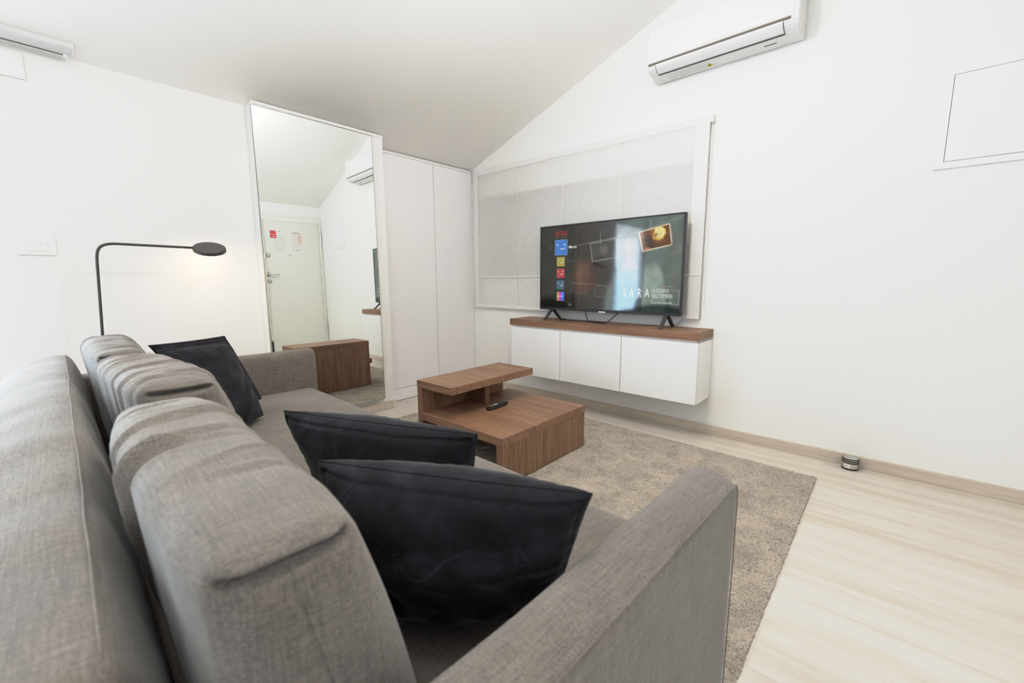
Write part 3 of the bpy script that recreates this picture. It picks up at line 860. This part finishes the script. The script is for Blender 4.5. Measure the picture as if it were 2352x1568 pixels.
acprism('upper_slot', [(-.1885, 2.2895), (-.1915, 2.2805), (-.187, 2.2765), (-.178, 2.28)], AX0 + .012, AX1 - .035, M_BRONZE)
flap = [(-.1885, 2.276), (-.184, 2.2655), (-.172, 2.2535), (-.152, 2.2415), (-.137, 2.2375), (-.137, 2.245), (-.17, 2.262), (-.18, 2.276)]
acprism('air_flap', flap, AX0 + .055, AX1 - .068, M_PLAST)
acprism('lower_slot', [(-.136, 2.2415), (-.136, 2.2365), (-.1225, 2.2348), (-.1225, 2.2400)], AX0 + .055, AX1 - .068, M_SLOT)
for x in (AX0 + .0535, AX1 - .0695):
    acprism('slot_end', [(-.1885, 2.277), (-.1845, 2.2645), (-.172, 2.2525), (-.152, 2.2405), (-.122, 2.235), (-.122, 2.242), (-.17, 2.262), (-.18, 2.277)], x, x + .0022, M_SLOT)
# printing on the underside
bm = bmesh.new()
def under(x0, x1, y0, y1, mi):
    zf = lambda y: 2.2335 + (2.2385 - 2.2335) * max(0, (-.05 - y)) / .07 - .0006
    quad(bm, (x0, y0, zf(y0)), (x0, y1, zf(y1)), (x1, y1, zf(y1)), (x1, y0, zf(y0)), mi)
for i in range(5):
    for j in range(7):
        if random.random() < .8: under(1.80 + j * .017, 1.80 + j * .017 + .006 + .009 * random.random(), -.088 + i * .012, -.083 + i * .012, 0)
for i in range(4): under(1.925, 2.0 + .02 * random.random(), -.085 + i * .014, -.080 + i * .014, 1)
f = bm.faces.new([bm.verts.new(p) for p in ((2.012, -.045, 2.2325), (2.052, -.045, 2.2325), (2.032, -.085, 2.2352))]); f.material_index = 2
f = bm.faces.new([bm.verts.new(p) for p in ((2.024, -.052, 2.2318), (2.040, -.052, 2.2318), (2.032, -.072, 2.2335))]); f.material_index = 3
obj('rating_sticker', bm, [M_INKG, M_INKP, M_YEL, M_INKD], ac)
bm = bmesh.new()
for j in range(10): under(2.315 + j * .0058, 2.315 + j * .0058 + .0045, -.075, -.064, 3)
obj('underside_mark', bm, [M_INKG, M_INKP, M_YEL, M_INKD], ac)
bm = bmesh.new()
for j in range(6): quad(bm, (2.075 + j * .0095, -.1982, 2.327), (2.0815 + j * .0095, -.1982, 2.327), (2.0815 + j * .0095, -.1982, 2.335), (2.075 + j * .0095, -.1982, 2.335))
obj('front_mark', bm, M_PLAST, ac)

# ------------------------------------------------------------------ access panel
ap = thing('access_panel', 'white framed access hatch high on the right of the wall', 'hatch', (3.26, 0, 1.707))
bm = bmesh.new()
box(bm, (-.22, -.010, -.215), (-.188, 0, .215), .0015, 1); box(bm, (.188, -.010, -.215), (.22, 0, .215), .0015, 1)
box(bm, (-.188, -.010, -.215), (.188, 0, -.1855), .0015, 1); box(bm, (-.188, -.010, .1855), (.188, 0, .215), .0015, 1)
obj('frame', bm, M_LACQ, ap)
obj('hatch_gap_shade', bx((-.188, -.0012, -.1855), (.188, 0.0, .1855)), M_GAP, ap)  # dark sheet that colours the slit round the hatch door as shade
obj('hatch_door', bx((-.1860, -.0095, -.1835), (.1860, -.0015, .1835), .001, 1), M_LACQ, ap)

# ------------------------------------------------------------------ door stop
ds = thing('door_stop', 'round steel door stop with black rubber rings at the baseboard', 'door stop', (2.868, -.0505, 0))
bm = bmesh.new(); lathe(bm, [(0, .003), (.0335, .003), (.0335, .0605), (.031, .0625), (0, .0625)], 48)
obj('body', bm, M_STEEL, ds)
def ring(z, R=.0335, r=.003):
    bm = bmesh.new(); lathe(bm, [(R + r * math.cos(a), z + r * math.sin(a)) for a in np.linspace(0, 2 * PI, 11)], 48); return bm
for z in (.0575, .0475, .0375): obj('rubber_ring', ring(z), M_RUBBER, ds, True)
bm = bmesh.new(); lathe(bm, [(0, 0), (.0345, 0), (.036, .002), (.036, .006), (.0345, .008), (0, .008)], 48); obj('rubber_foot', bm, M_RUBBER, ds)
bm = bmesh.new()
for k in range(8):
    a0, a1 = math.radians(228 + k * 6), math.radians(234 + k * 6); R = .0338
    quad(bm, (R * math.cos(a0), R * math.sin(a0), .012), (R * math.cos(a1), R * math.sin(a1), .012), (R * math.cos(a1), R * math.sin(a1), .032), (R * math.cos(a0), R * math.sin(a0), .032), 0)
for k in (2, 3):
    a0, a1 = math.radians(229 + k * 6), math.radians(234 + k * 6); R = .034
    quad(bm, (R * math.cos(a0), R * math.sin(a0), .019), (R * math.cos(a1), R * math.sin(a1), .019), (R * math.cos(a1), R * math.sin(a1), .024), (R * math.cos(a0), R * math.sin(a0), .024), 1)
obj('sticker', bm, [M_PAPER, M_INKD], ds)

# ------------------------------------------------------------------ wall cabinet, shelf board
wc = thing('wall_cabinet', 'white floating wall cabinet with three doors under the television', 'cabinet', (1.38, 0, 0))
def cp(name, lo, hi, mat=M_LACQ, bev=.001):
    return obj(name, bx((lo[0] - 1.38, lo[1], lo[2]), (hi[0] - 1.38, hi[1], hi[2]), bev, 1), mat, wc)
cp('carcass', (.650, -.238, .246), (2.1265, -.0005, .622))
for a, b in ((.650, 1.131), (1.135, 1.626), (1.630, 2.1245)):
    cp('door', (a, -.2575, .2455), (b, -.2395, .6215))
cp('gap_shade_sheet', (.652, -.2393, .250), (2.12, -.2382, .618), M_GAP, 0)  # dark sheet behind the doors, shade painted into their gaps
bm = bx((.637, -.262, .6355), (2.128, -.0005, .687), .0012, 1)
board = obj('shelf_board', bm, M_WX)
tag(board, 'thick walnut board on top of the white wall cabinet', 'shelf')
cp('top_gap', (.66, -.245, .6225), (2.11, -.002, .635), M_LACQ, 0)

# ------------------------------------------------------------------ television
tv = thing('television', 'flat black-framed television standing on the walnut shelf board', 'television', (1.419, -.13, .688))
TVX0, TVX1, TVZ0, TVZ1 = .8635, 1.975, .767, 1.4005
ox, oy, oz = 1.419, -.13, .688
def tb(name, lo, hi, mat, bev=.001, seg=1, parent=tv):
    return obj(name, bx((lo[0] - ox, lo[1] - oy, lo[2] - oz), (hi[0] - ox, hi[1] - oy, hi[2] - oz), bev, seg), mat, parent)
bm = bmesh.new()
YF, YK = -.156, -.124
for lo, hi in (((TVX0, YF, TVZ0), (TVX0 + .010, YK, TVZ1)), ((TVX1 - .010, YF, TVZ0), (TVX1, YK, TVZ1)), ((TVX0 + .01, YF, TVZ0), (TVX1 - .01, YK, TVZ0 + .018)), ((TVX0 + .01, YF, TVZ1 - .010), (TVX1 - .01, YK, TVZ1))):
    box(bm, (lo[0] - ox, lo[1] - oy, lo[2] - oz), (hi[0] - ox, hi[1] - oy, hi[2] - oz), .0015, 1)
obj('bezel', bm, M_BLACK, tv)
tb('back_cover', (TVX0 + .003, YK, TVZ0 + .003), (TVX1 - .003, YK + .012, TVZ1 - .003), M_BLACK, .003)
tb('rear_housing', (TVX0 + .2, YK + .012, TVZ0 + .03), (TVX1 - .2, YK + .045, TVZ1 - .25), M_BLACK, .01, 2)
tb('brand_plate', (1.392, YF - .002, TVZ0 - .004), (1.446, YF + .006, TVZ0 + .006), M_ALU, .001)

# picture on the screen
SX0, SX1, SZ0, SZ1 = TVX0 + .010, TVX1 - .010, TVZ0 + .018, TVZ1 - .010
def screen_pic(nx=360, nz=200):
    U, W = np.meshgrid(np.linspace(0, 1, nx), np.linspace(0, 1, nz))      # W from the top
    asp = (SX1 - SX0) / (SZ1 - SZ0)
    def S(a, b, x): t = np.clip((x - a) / (b - a), 0, 1); return t * t * (3 - 2 * t)
    def lin(c): return np.array(srgb(*c))
    img = np.zeros((nz, nx, 3))
    for i in range(3):
        xs = [0, .2, .35, .55, .7, .85, 1]; cs = [(44, 42, 36), (47, 44, 38), (58, 52, 46), (72, 72, 70), (96, 112, 110), (104, 118, 112), (92, 104, 98)]
        img[..., i] = np.interp(U, xs, [lin(c)[i] for c in cs])
    def over(mask, c):
        nonlocal img
        img = img * (1 - mask[..., None]) + lin(c) * mask[..., None]
    def ell(cx, cy, rx, ry, soft=.25):
        d = np.sqrt(((U - cx) / rx) ** 2 + ((W - cy) / ry) ** 2); return 1 - S(1 - soft, 1 + soft, d)
    def quadm(p, soft=.004):
        m = np.ones_like(U); p = [np.array(q) for q in p]; c = sum(p) / 4
        for i in range(4):
            a, b = p[i], p[(i + 1) % 4]; n = np.array([-(b[1] - a[1]), (b[0] - a[0]) ])
            A = np.array([asp, 1]); a2, c2 = a * A, c * A; b2 = b * A
            n = np.array([-(b2[1] - a2[1]), b2[0] - a2[0]]); n /= np.linalg.norm(n)
            if (c2 - a2) @ n < 0: n = -n
            m = m * S(-soft, soft, (U * asp - a2[0]) * n[0] + (W - a2[1]) * n[1])
        return m
    def line(a, b, w=.0035, soft=.003):
        A = np.array([asp, 1]); a, b = np.array(a) * A, np.array(b) * A; d = b - a; L = np.linalg.norm(d); d /= L
        X, Y = U * asp - a[0], W - a[1]; t = X * d[0] + Y * d[1]; q = np.abs(X * -d[1] + Y * d[0])
        return (1 - S(w, w + soft, q)) * (t > 0) * (t < L)
    # soft vertical room shapes
    over(.55 * (1 - S(.010, .022, np.abs(U - .268))) * S(.2, .26, W) * (1 - S(.55, .6, W)), (16, 24, 22))
    over(.5 * (1 - S(.010, .022, np.abs(U - .272))) * S(.56, .62, W), (18, 28, 34))
    over(.75 * ell(.36, .60, .085, .17, .7), (104, 70, 48))
    over(.5 * ell(.45, .56, .10, .16, .6), (50, 42, 40))
    over(.6 * ell(.965, .5, .05, .5, .6), (118, 126, 118))
    # the woman standing in the middle: torso, coat, neck, face, hair
    over(.92 * ell(.70, 1.02, .185, .56, .12), (112, 124, 118))
    over(.85 * ell(.83, .92, .085, .44, .15), (150, 164, 152))
    over(.8 * ell(.655, .95, .075, .42, .2), (92, 124, 146))
    over(.8 * ell(.755, .60, .022, .42, .4), (62, 74, 78))
    over(.85 * ell(.705, .26, .062, .20, .2), (86, 86, 86))
    over(.85 * ell(.735, .36, .055, .16, .3), (74, 76, 78))
    over(.9 * quadm([(.66, .40), (.715, .40), (.735, .54), (.64, .54)], .02), (142, 128, 122))
    over(.92 * ell(.685, .285, .042, .135, .25), (118, 107, 104)); over(.5 * ell(.668, .30, .022, .12, .6), (138, 126, 122))
    over(.6 * ell(.690, .165, .050, .05, .5), (84, 82, 82)); over(.5 * ell(.642, .30, .012, .15, .5), (84, 80, 80))
    over(.45 * ell(.669, .262, .010, .010, .6), (62, 56, 54)); over(.45 * ell(.704, .262, .010, .010, .6), (62, 56, 54))
    over(.45 * ell(.687, .352, .016, .010, .5), (120, 84, 84)); over(.25 * ell(.690, .30, .008, .02, .6), (110, 96, 92))
    # string with photographs
    over(.55 * line((.29, .245), (.74, .14)), (140, 142, 138)); over(.6 * line((.74, .14), (.995, .018)), (150, 156, 150))
    f1 = [(.40, .235), (.585, .19), (.603, .40), (.42, .44)]
    over(.35 * quadm(f1), (92, 92, 88))
    over(.5 * ell(.50, .31, .028, .075, .3) * quadm(f1), (120, 116, 110)); over(.5 * ell(.515, .43, .06, .07, .3) * quadm(f1), (56, 54, 52)); over(.5 * ell(.51, .245, .035, .04, .4) * quadm(f1), (60, 58, 56))
    for i in range(4): over(.7 * line(f1[i], f1[(i + 1) % 4], .005), (150, 150, 146))
    f2 = [(.737, .147), (.919, .083), (.938, .297), (.762, .350)]
    q2 = quadm(f2); over(q2, (112, 70, 32))
    over(.8 * ell(.80, .28, .05, .08, .5) * q2, (60, 40, 26))
    def blur(f, k):
        for _ in range(3):
            for ax in (0, 1):
                f = sum(np.roll(f, i, ax) for i in range(-k, k + 1)) / (2 * k + 1)
        return f / (f.std() + 1e-9)
    rr = np.random.default_rng(4)
    nb, ns = blur(rr.normal(0, 1, U.shape), 5), blur(rr.normal(0, 1, U.shape), 2)
    fl_ = np.sqrt(((U - .853) / .047) ** 2 + ((W - .17) / .10) ** 2) + .16 * nb + .07 * ns
    over((1 - S(.75, 1.05, fl_)) * q2, (236, 196, 96)); over((1 - S(.55, .85, fl_)) * q2, (246, 232, 170))
    hole = np.sqrt(((U - .846) / .020) ** 2 + ((W - .185) / .030) ** 2) + .3 * ns
    over(.85 * (1 - S(.7, 1.1, hole)) * q2, (150, 92, 36)); over(.35 * S(.4, 1.4, ns) * q2, (70, 40, 20))
    over(.25 * S(.2, 1.6, nb) * q2, (180, 120, 50))
    over(.7 * ell(.79, .325, .02, .015, .4) * q2, (206, 120, 84))
    for i in range(4): over(.9 * line(f2[i], f2[(i + 1) % 4], .006), (206, 196, 168))
    over(.7 * line((.474, .12), (.477, .235), .005), (150, 150, 146)); over(.7 * line((.806, .02), (.808, .10), .006), (160, 158, 140))
    f3 = [(.453, .715), (.565, .74), (.555, .86), (.44, .84)]
    for i in range(4): over(.4 * line(f3[i], f3[(i + 1) % 4], .004), (124, 128, 124))
    f4 = [(.27, .69), (.385, .715), (.37, .82), (.26, .80)]
    for i in range(4): over(.28 * line(f4[i], f4[(i + 1) % 4], .004), (130, 120, 108))
    f5 = [(.22, .245), (.335, .235), (.335, .42), (.22, .43)]
    for i in range(4): over(.15 * line(f5[i], f5[(i + 1) % 4], .004), (130, 130, 126))
    over(.35 * line((.26, .68), (.60, .735)), (120, 122, 118))
    f6 = [(.93, .76), (.995, .77), (.99, .91), (.95, .91)]
    for i in range(4): over(.4 * line(f6[i], f6[(i + 1) % 4], .004), (168, 172, 166))
    # dark foreground
    over(.9 * S(.885, .93, W + .02 * np.sin(U * 20)) * (1 - S(.2, .26, U)), (12, 12, 11))
    over(.85 * S(.90, .97, W + .025 * np.sin(U * 15 + 1)) * S(.60, .66, U), (14, 28, 30))
    over(.6 * ell(.25, .955, .012, .012, .6), (150, 150, 140))
    img = img * (1 + .07 * nb + .03 * ns)[..., None]
    rn = np.random.default_rng(1).normal(0, .02, (nz, nx, 1)); img = np.clip(img * (1 + rn), 0, 1)
    V = np.stack([SX0 - ox + U * (SX1 - SX0), np.full_like(U, YF + .003 - oy), SZ1 - oz - W * (SZ1 - SZ0)], -1).reshape(-1, 3)
    I = np.arange(nx * nz).reshape(nz, nx)
    F = np.stack([I[:-1, :-1], I[1:, :-1], I[1:, 1:], I[:-1, 1:]], -1).reshape(-1, 4)
    me = mesh_np('screen', V, F, False)
    at = me.color_attributes.new('picture', 'FLOAT_COLOR', 'POINT')
    c4 = np.concatenate([img.reshape(-1, 3), np.ones((nx * nz, 1))], 1).astype(np.float32)
    at.data.foreach_set('color', c4.ravel())
    return me
def screen_mat():
    m, nt, b, _ = new_mat('lit_screen')
    a = nt.nodes.new('ShaderNodeVertexColor'); a.layer_name = 'picture'
    b.inputs['Base Color'].default_value = (.01, .01, .01, 1)
    b.inputs['Roughness'].default_value = 0.06; b.inputs['Specular IOR Level'].default_value = 0.5
    nt.links.new(a.outputs[0], b.inputs['Emission Color']); b.inputs['Emission Strength'].default_value = 0.62
    return m
screen = link_mesh('screen', screen_pic(), screen_mat(), tv)
ECACHE = {}
def ink(c, s=.66):
    k = (c, s)
    if k not in ECACHE:
        m, nt, b, _ = new_mat('screen_ink'); lc = srgb(*c)
        b.inputs['Base Color'].default_value = (.01, .01, .01, 1); b.inputs['Emission Color'].default_value = (*lc, 1); b.inputs['Emission Strength'].default_value = s
        b.inputs['Roughness'].default_value = .08
        ECACHE[k] = m
    return ECACHE[k]
YS = YF + .0026 - oy
def stext(body, x0, x1, z0, z1, c, bold=0.0):
    o = link_mesh('lettering', text_mesh(body, x0 - ox, x1 - ox, z0 - oz, z1 - oz, YS - .0003, bold), ink(c), screen); return o
stext('NETFLIX', 1.003, 1.118, 1.3195, 1.3545, (176, 52, 50), .012)
stext('Scegli un profilo', 1.005, 1.113, 1.300, 1.315, (118, 116, 110))
stext('Maria', 1.130, 1.197, 1.226, 1.245, (226, 226, 222), .012)
stext('S  A  R  A', 1.580, 1.764, .8805, .938, (222, 228, 226), .004)
stext('LA DONNA', 1.780, 1.893, .913, .938, (214, 218, 212))
stext("NELL'OMBRA", 1.779, 1.917, .878, .906, (214, 218, 212))
stext('In arrivo martedì', 1.780, 1.914, .841, .856, (206, 210, 204), .008)
stext('N', 1.851, 1.860, .948, .959, (206, 60, 60), .02)
stext('S  E  R  I  E', 1.868, 1.914, .949, .957, (200, 200, 196))
def icon(x0, x1, z0, z1, c, face=True, kids=False, rim=None):
    bm = bmesh.new(); cs = [ink(c)]
    def q(a, b, lo, hi, mi, dy=0.0):
        quad(bm, (a - ox, YS - dy, lo - oz), (b - ox, YS - dy, lo - oz), (b - ox, YS - dy, hi - oz), (a - ox, YS - dy, hi - oz), mi)
    if rim: cs.append(ink(rim)); q(x0 - .0025, x1 + .0025, z0 - .0025, z1 + .0025, 1)
    if kids:
        band = [(60, 120, 80), (226, 150, 60), (200, 96, 150), (170, 70, 190), (96, 130, 220), (60, 130, 220)]
        w = (x1 - x0) / len(band)
        for i, bc in enumerate(band):
            cs.append(ink(bc)); q(x0 + i * w, x0 + (i + 1) * w, z0, z1, len(cs) - 1, .0002)
    else: q(x0, x1, z0, z1, 0, .0002)
    if face:
        cs.append(ink((232, 236, 236))); mi = len(cs) - 1
        w, h = x1 - x0, z1 - z0
        for fx in (.21, .79):
            n = 14; vs = [bm.verts.new((x0 + w * fx + .055 * w * math.cos(2 * PI * k / n) - ox, YS - .0004, z0 + h * .68 + .055 * w * math.sin(2 * PI * k / n) - oz)) for k in range(n)]
            bm.faces.new(vs).material_index = mi
        pts = [(x0 + w * (.42 + .42 * t), z0 + h * (.44 - .075 * math.sin(PI * t) + .03 * t)) for t in np.linspace(0, 1, 13)]
        for (a, b), (c_, d) in zip(pts, pts[1:]):
            quad(bm, (a - ox, YS - .0004, b - .022 * w - oz), (c_ - ox, YS - .0004, d - .022 * w - oz), (c_ - ox, YS - .0004, d + .022 * w - oz), (a - ox, YS - .0004, b + .022 * w - oz), mi)
    o = obj('profile_icon', bm, cs, screen); return o
icon(1.005, 1.114, 1.182, 1.290, (62, 126, 192), rim=(140, 170, 205))
icon(1.022, 1.094, 1.0965, 1.1665, (168, 160, 72))
icon(1.022, 1.0935, 1.0105, 1.0800, (176, 68, 74))
icon(1.021, 1.0915, .9255, .9930, (70, 100, 118))
icon(1.019, 1.091, .8380, .9060, (150, 80, 180), face=False, kids=True)
stext('bambini', 1.027, 1.083, .868, .880, (226, 220, 230), .01)
bm = bmesh.new(); tube(bm, [(.966 - ox, YS, 1.230 - oz), (.976 - ox, YS, 1.244 - oz)], .0016, 6); obj('pencil_icon', bm, ink((170, 168, 160)), screen)

# feet: two splayed legs each
for x in (.967, 1.8775):
    bm = bmesh.new()
    for y1, sp in ((-.235, -1), (-.022, 1)):
        a = Vector((x - ox, -.130 - oy + sp * .006, .773 - oz)); b = Vector((x - ox, y1 - oy, .6885 - oz))
        d = (b - a).normalized(); px = Vector((1, 0, 0)); pn = d.cross(px).normalized()
        w1, w2, th = .011, .011, .008
        vs = []
        for p, w in ((a, w1), (b, w2)):
            for sx, sn in ((-1, -1), (1, -1), (1, 1), (-1, 1)):
                q = p + px * sx * w + pn * sn * th
                if p is b: q.z = .6878 - oz
                vs.append(bm.verts.new(q))
        for q in ((0, 1, 2, 3), (7, 6, 5, 4), (0, 4, 5, 1), (1, 5, 6, 2), (2, 6, 7, 3), (3, 7, 4, 0)): bm.faces.new([vs[i] for i in q])
    bmesh.ops.recalc_face_normals(bm, faces=bm.faces)
    box(bm, (x - ox - .014, -.142 - oy, .764 - oz), (x - ox + .014, -.118 - oy, .782 - oz), .002, 1)
    obj('foot', bm, M_BLACKM, tv)

# cables lying on the board
def cable_pt(x, y, z): return (x, y, z)
cb = thing('power_cable', 'black power cable with plug lying on the board beneath the television', 'cable', (1.3, -.12, .688))
C0 = Vector((1.3, -.12, .688))
bm = bmesh.new()
for pts in ([(1.085, -.135, .6915), (1.16, -.15, .6912), (1.26, -.14, .6912), (1.34, -.155, .692), (1.40, -.17, .6912), (1.45, -.16, .6915), (1.49, -.10, .74), (1.525, -.09, .775)],
            [(1.245, -.09, .778), (1.255, -.10, .73), (1.30, -.135, .6985), (1.36, -.15, .6945), (1.41, -.165, .6965), (1.455, -.166, .6945)]):
    tube(bm, [Vector(p) - C0 for p in spline(pts, 8)], .0028, 8)
obj('cord', bm, M_BLACK, cb, True)
bm = bmesh.new(); box(bm, (1.052 - C0.x, -.148 - C0.y, .6885 - C0.z), (1.087 - C0.x, -.122 - C0.y, .7005 - C0.z), .004, 2)
obj('plug', bm, M_BLACK, cb)

# ------------------------------------------------------------------ roman blind
bl = thing('roman_blind', 'sheer white roman blind over the window behind the television', 'blind', (0, 0, 0))
BX0_, BX1_, BZ0_, BZ1_ = .004, 2.045, .745, 1.968
nx, nz = 160, 100
U, Wz = np.meshgrid(np.linspace(BX0_, BX1_, nx), np.linspace(BZ0_, BZ1_, nz))
Yv = -.030 - .0025 * np.sin(U * 7 + Wz * 2) * (1 - (Wz - BZ0_) / (BZ1_ - BZ0_)) - .0015 * np.sin(Wz * 11)
I = np.arange(nx * nz).reshape(nz, nx)
F = np.stack([I[:-1, :-1], I[:-1, 1:], I[1:, 1:], I[1:, :-1]], -1).reshape(-1, 4)
link_mesh('fabric', mesh_np('fabric', np.stack([U, Yv, Wz], -1).reshape(-1, 3), F), M_SHEER, bl)
obj('header', bx((BX0_, -.034, 1.925), (BX1_ + .006, -.002, 1.972), .002, 1), M_SHEER2, bl)
obj('rod_pocket', bx((BX0_, -.0385, 1.018), (BX1_, -.0335, 1.026), .002, 1), M_SHEER2, bl)
obj('bottom_hem', bx((BX0_, -.0355, .744), (BX1_, -.0275, .770), .002, 1), M_SHEER2, bl)
for x in (.53, .985, 1.475):
    obj('seam_tape', bx((x - .005, -.0350, .77), (x + .005, -.0342, 1.925)), M_SHEER3, bl)
obj('side_hem', bx((1.962, -.0352, .77), (BX1_, -.0342, 1.925)), M_SHEER2, bl)
obj('side_hem', bx((BX0_, -.0352, .77), (.05, -.0342, 1.925)), M_SHEER2, bl)
bm = bmesh.new(); tube(bm, spline([(2.053, -.022, 1.96), (2.058, -.02, 1.6), (2.062, -.02, 1.2), (2.062, -.02, .86)], 6), .0013, 6)
obj('pull_cord', bm, M_SWITCH, bl)
obj('cord_bracket', bx((2.046, -.034, 1.925), (2.064, -.002, 1.972), .003, 2), M_PLAST, bl)

# ------------------------------------------------------------------ light
world = bpy.data.worlds.new('sky'); sc.world = world; world.use_nodes = True
nt = world.node_tree; nt.nodes.clear()
wo = nt.nodes.new('ShaderNodeOutputWorld'); bg = nt.nodes.new('ShaderNodeBackground')
tc = nt.nodes.new('ShaderNodeTexCoord'); sep = nt.nodes.new('ShaderNodeSeparateXYZ')
nt.links.new(tc.outputs['Generated'], sep.inputs[0])
cc = ramp(nt, math_n(nt, 'MULTIPLY_ADD', sep.outputs[2], 0.5), [(0.0, (.88, .94, 1.0)), (.40, (.72, .86, 1.0)), (.485, (.50, .72, 1.0)), (.54, (.78, .89, 1.0)), (1.0, (.58, .76, 1.0))])
nt.links.new(cc, bg.inputs[0]); bg.inputs[1].default_value = 15.5
nt.links.new(bg.outputs[0], wo.inputs[0])

def point_light(loc, e, col=(1.0, .95, .89), r=.06):
    l = bpy.data.lights.new('bulb_and_fill', 'POINT'); l.energy = e; l.color = col; l.shadow_soft_size = r
    o = bpy.data.objects.new('bulb_and_fill', l); COL.objects.link(o); o.location = loc
point_light((2.0, -3.0, 2.35), 10)
point_light((2.0, -1.6, 2.38), 28)  # unseen fill light added to brighten the far corner

# ------------------------------------------------------------------ camera
R = np.array([[0.74804925, 0.66363053, -0.0041039], [0.09213567, -0.10997604, -0.98965463], [-0.65721636, 0.73993229, -0.14341154]])
cam = bpy.data.cameras.new('camera'); co = bpy.data.objects.new('camera', cam); COL.objects.link(co)
rt, dn, fw = R
M = Matrix(((rt[0], -dn[0], -fw[0], 2.9583), (rt[1], -dn[1], -fw[1], -2.85), (rt[2], -dn[2], -fw[2], 1.0006), (0, 0, 0, 1)))
co.matrix_world = M
cam.sensor_width = 36.0; cam.lens = 982.76 / 2352 * 36.0
cam.clip_start = 0.02; cam.clip_end = 60
cam.dof.use_dof = True; cam.dof.focus_distance = 2.6; cam.dof.aperture_fstop = 4.0
sc.camera = co

for m in bpy.data.materials:
    if m.name.startswith(('lit_screen', 'screen_ink', 'warm_led')): m.cycles.emission_sampling = 'NONE'
# ------------------------------------------------------------------ colour and sampling
sc.view_settings.view_transform = 'Standard'
sc.view_settings.look = 'None'
sc.view_settings.exposure = 0.32
# gentle photographic shoulder
sc.view_settings.use_curve_mapping = True
cmap = sc.view_settings.curve_mapping
cmap.white_level = (2.0, 2.0, 2.0)
cv = cmap.curves[3]
for p_, q_ in ((.10, .20), (.15, .315), (.20, .46), (.25, .575), (.31, .635), (.42, .70), (.52, .737), (.70, .80)):
    cv.points.new(p_, q_)
cv.points[-1].location = (1.0, .93)
cv.points.new(.05, .095)
cmap.update()
cy = sc.cycles
cy.max_bounces = 8; cy.diffuse_bounces = 5; cy.glossy_bounces = 4; cy.transmission_bounces = 4; cy.transparent_max_bounces = 8
cy.use_adaptive_sampling = True; cy.adaptive_threshold = 0.025; cy.adaptive_min_samples = 24
cy.use_denoising = True
cy.sample_clamp_indirect = 6.0
cy.caustics_reflective = False; cy.caustics_refractive = False
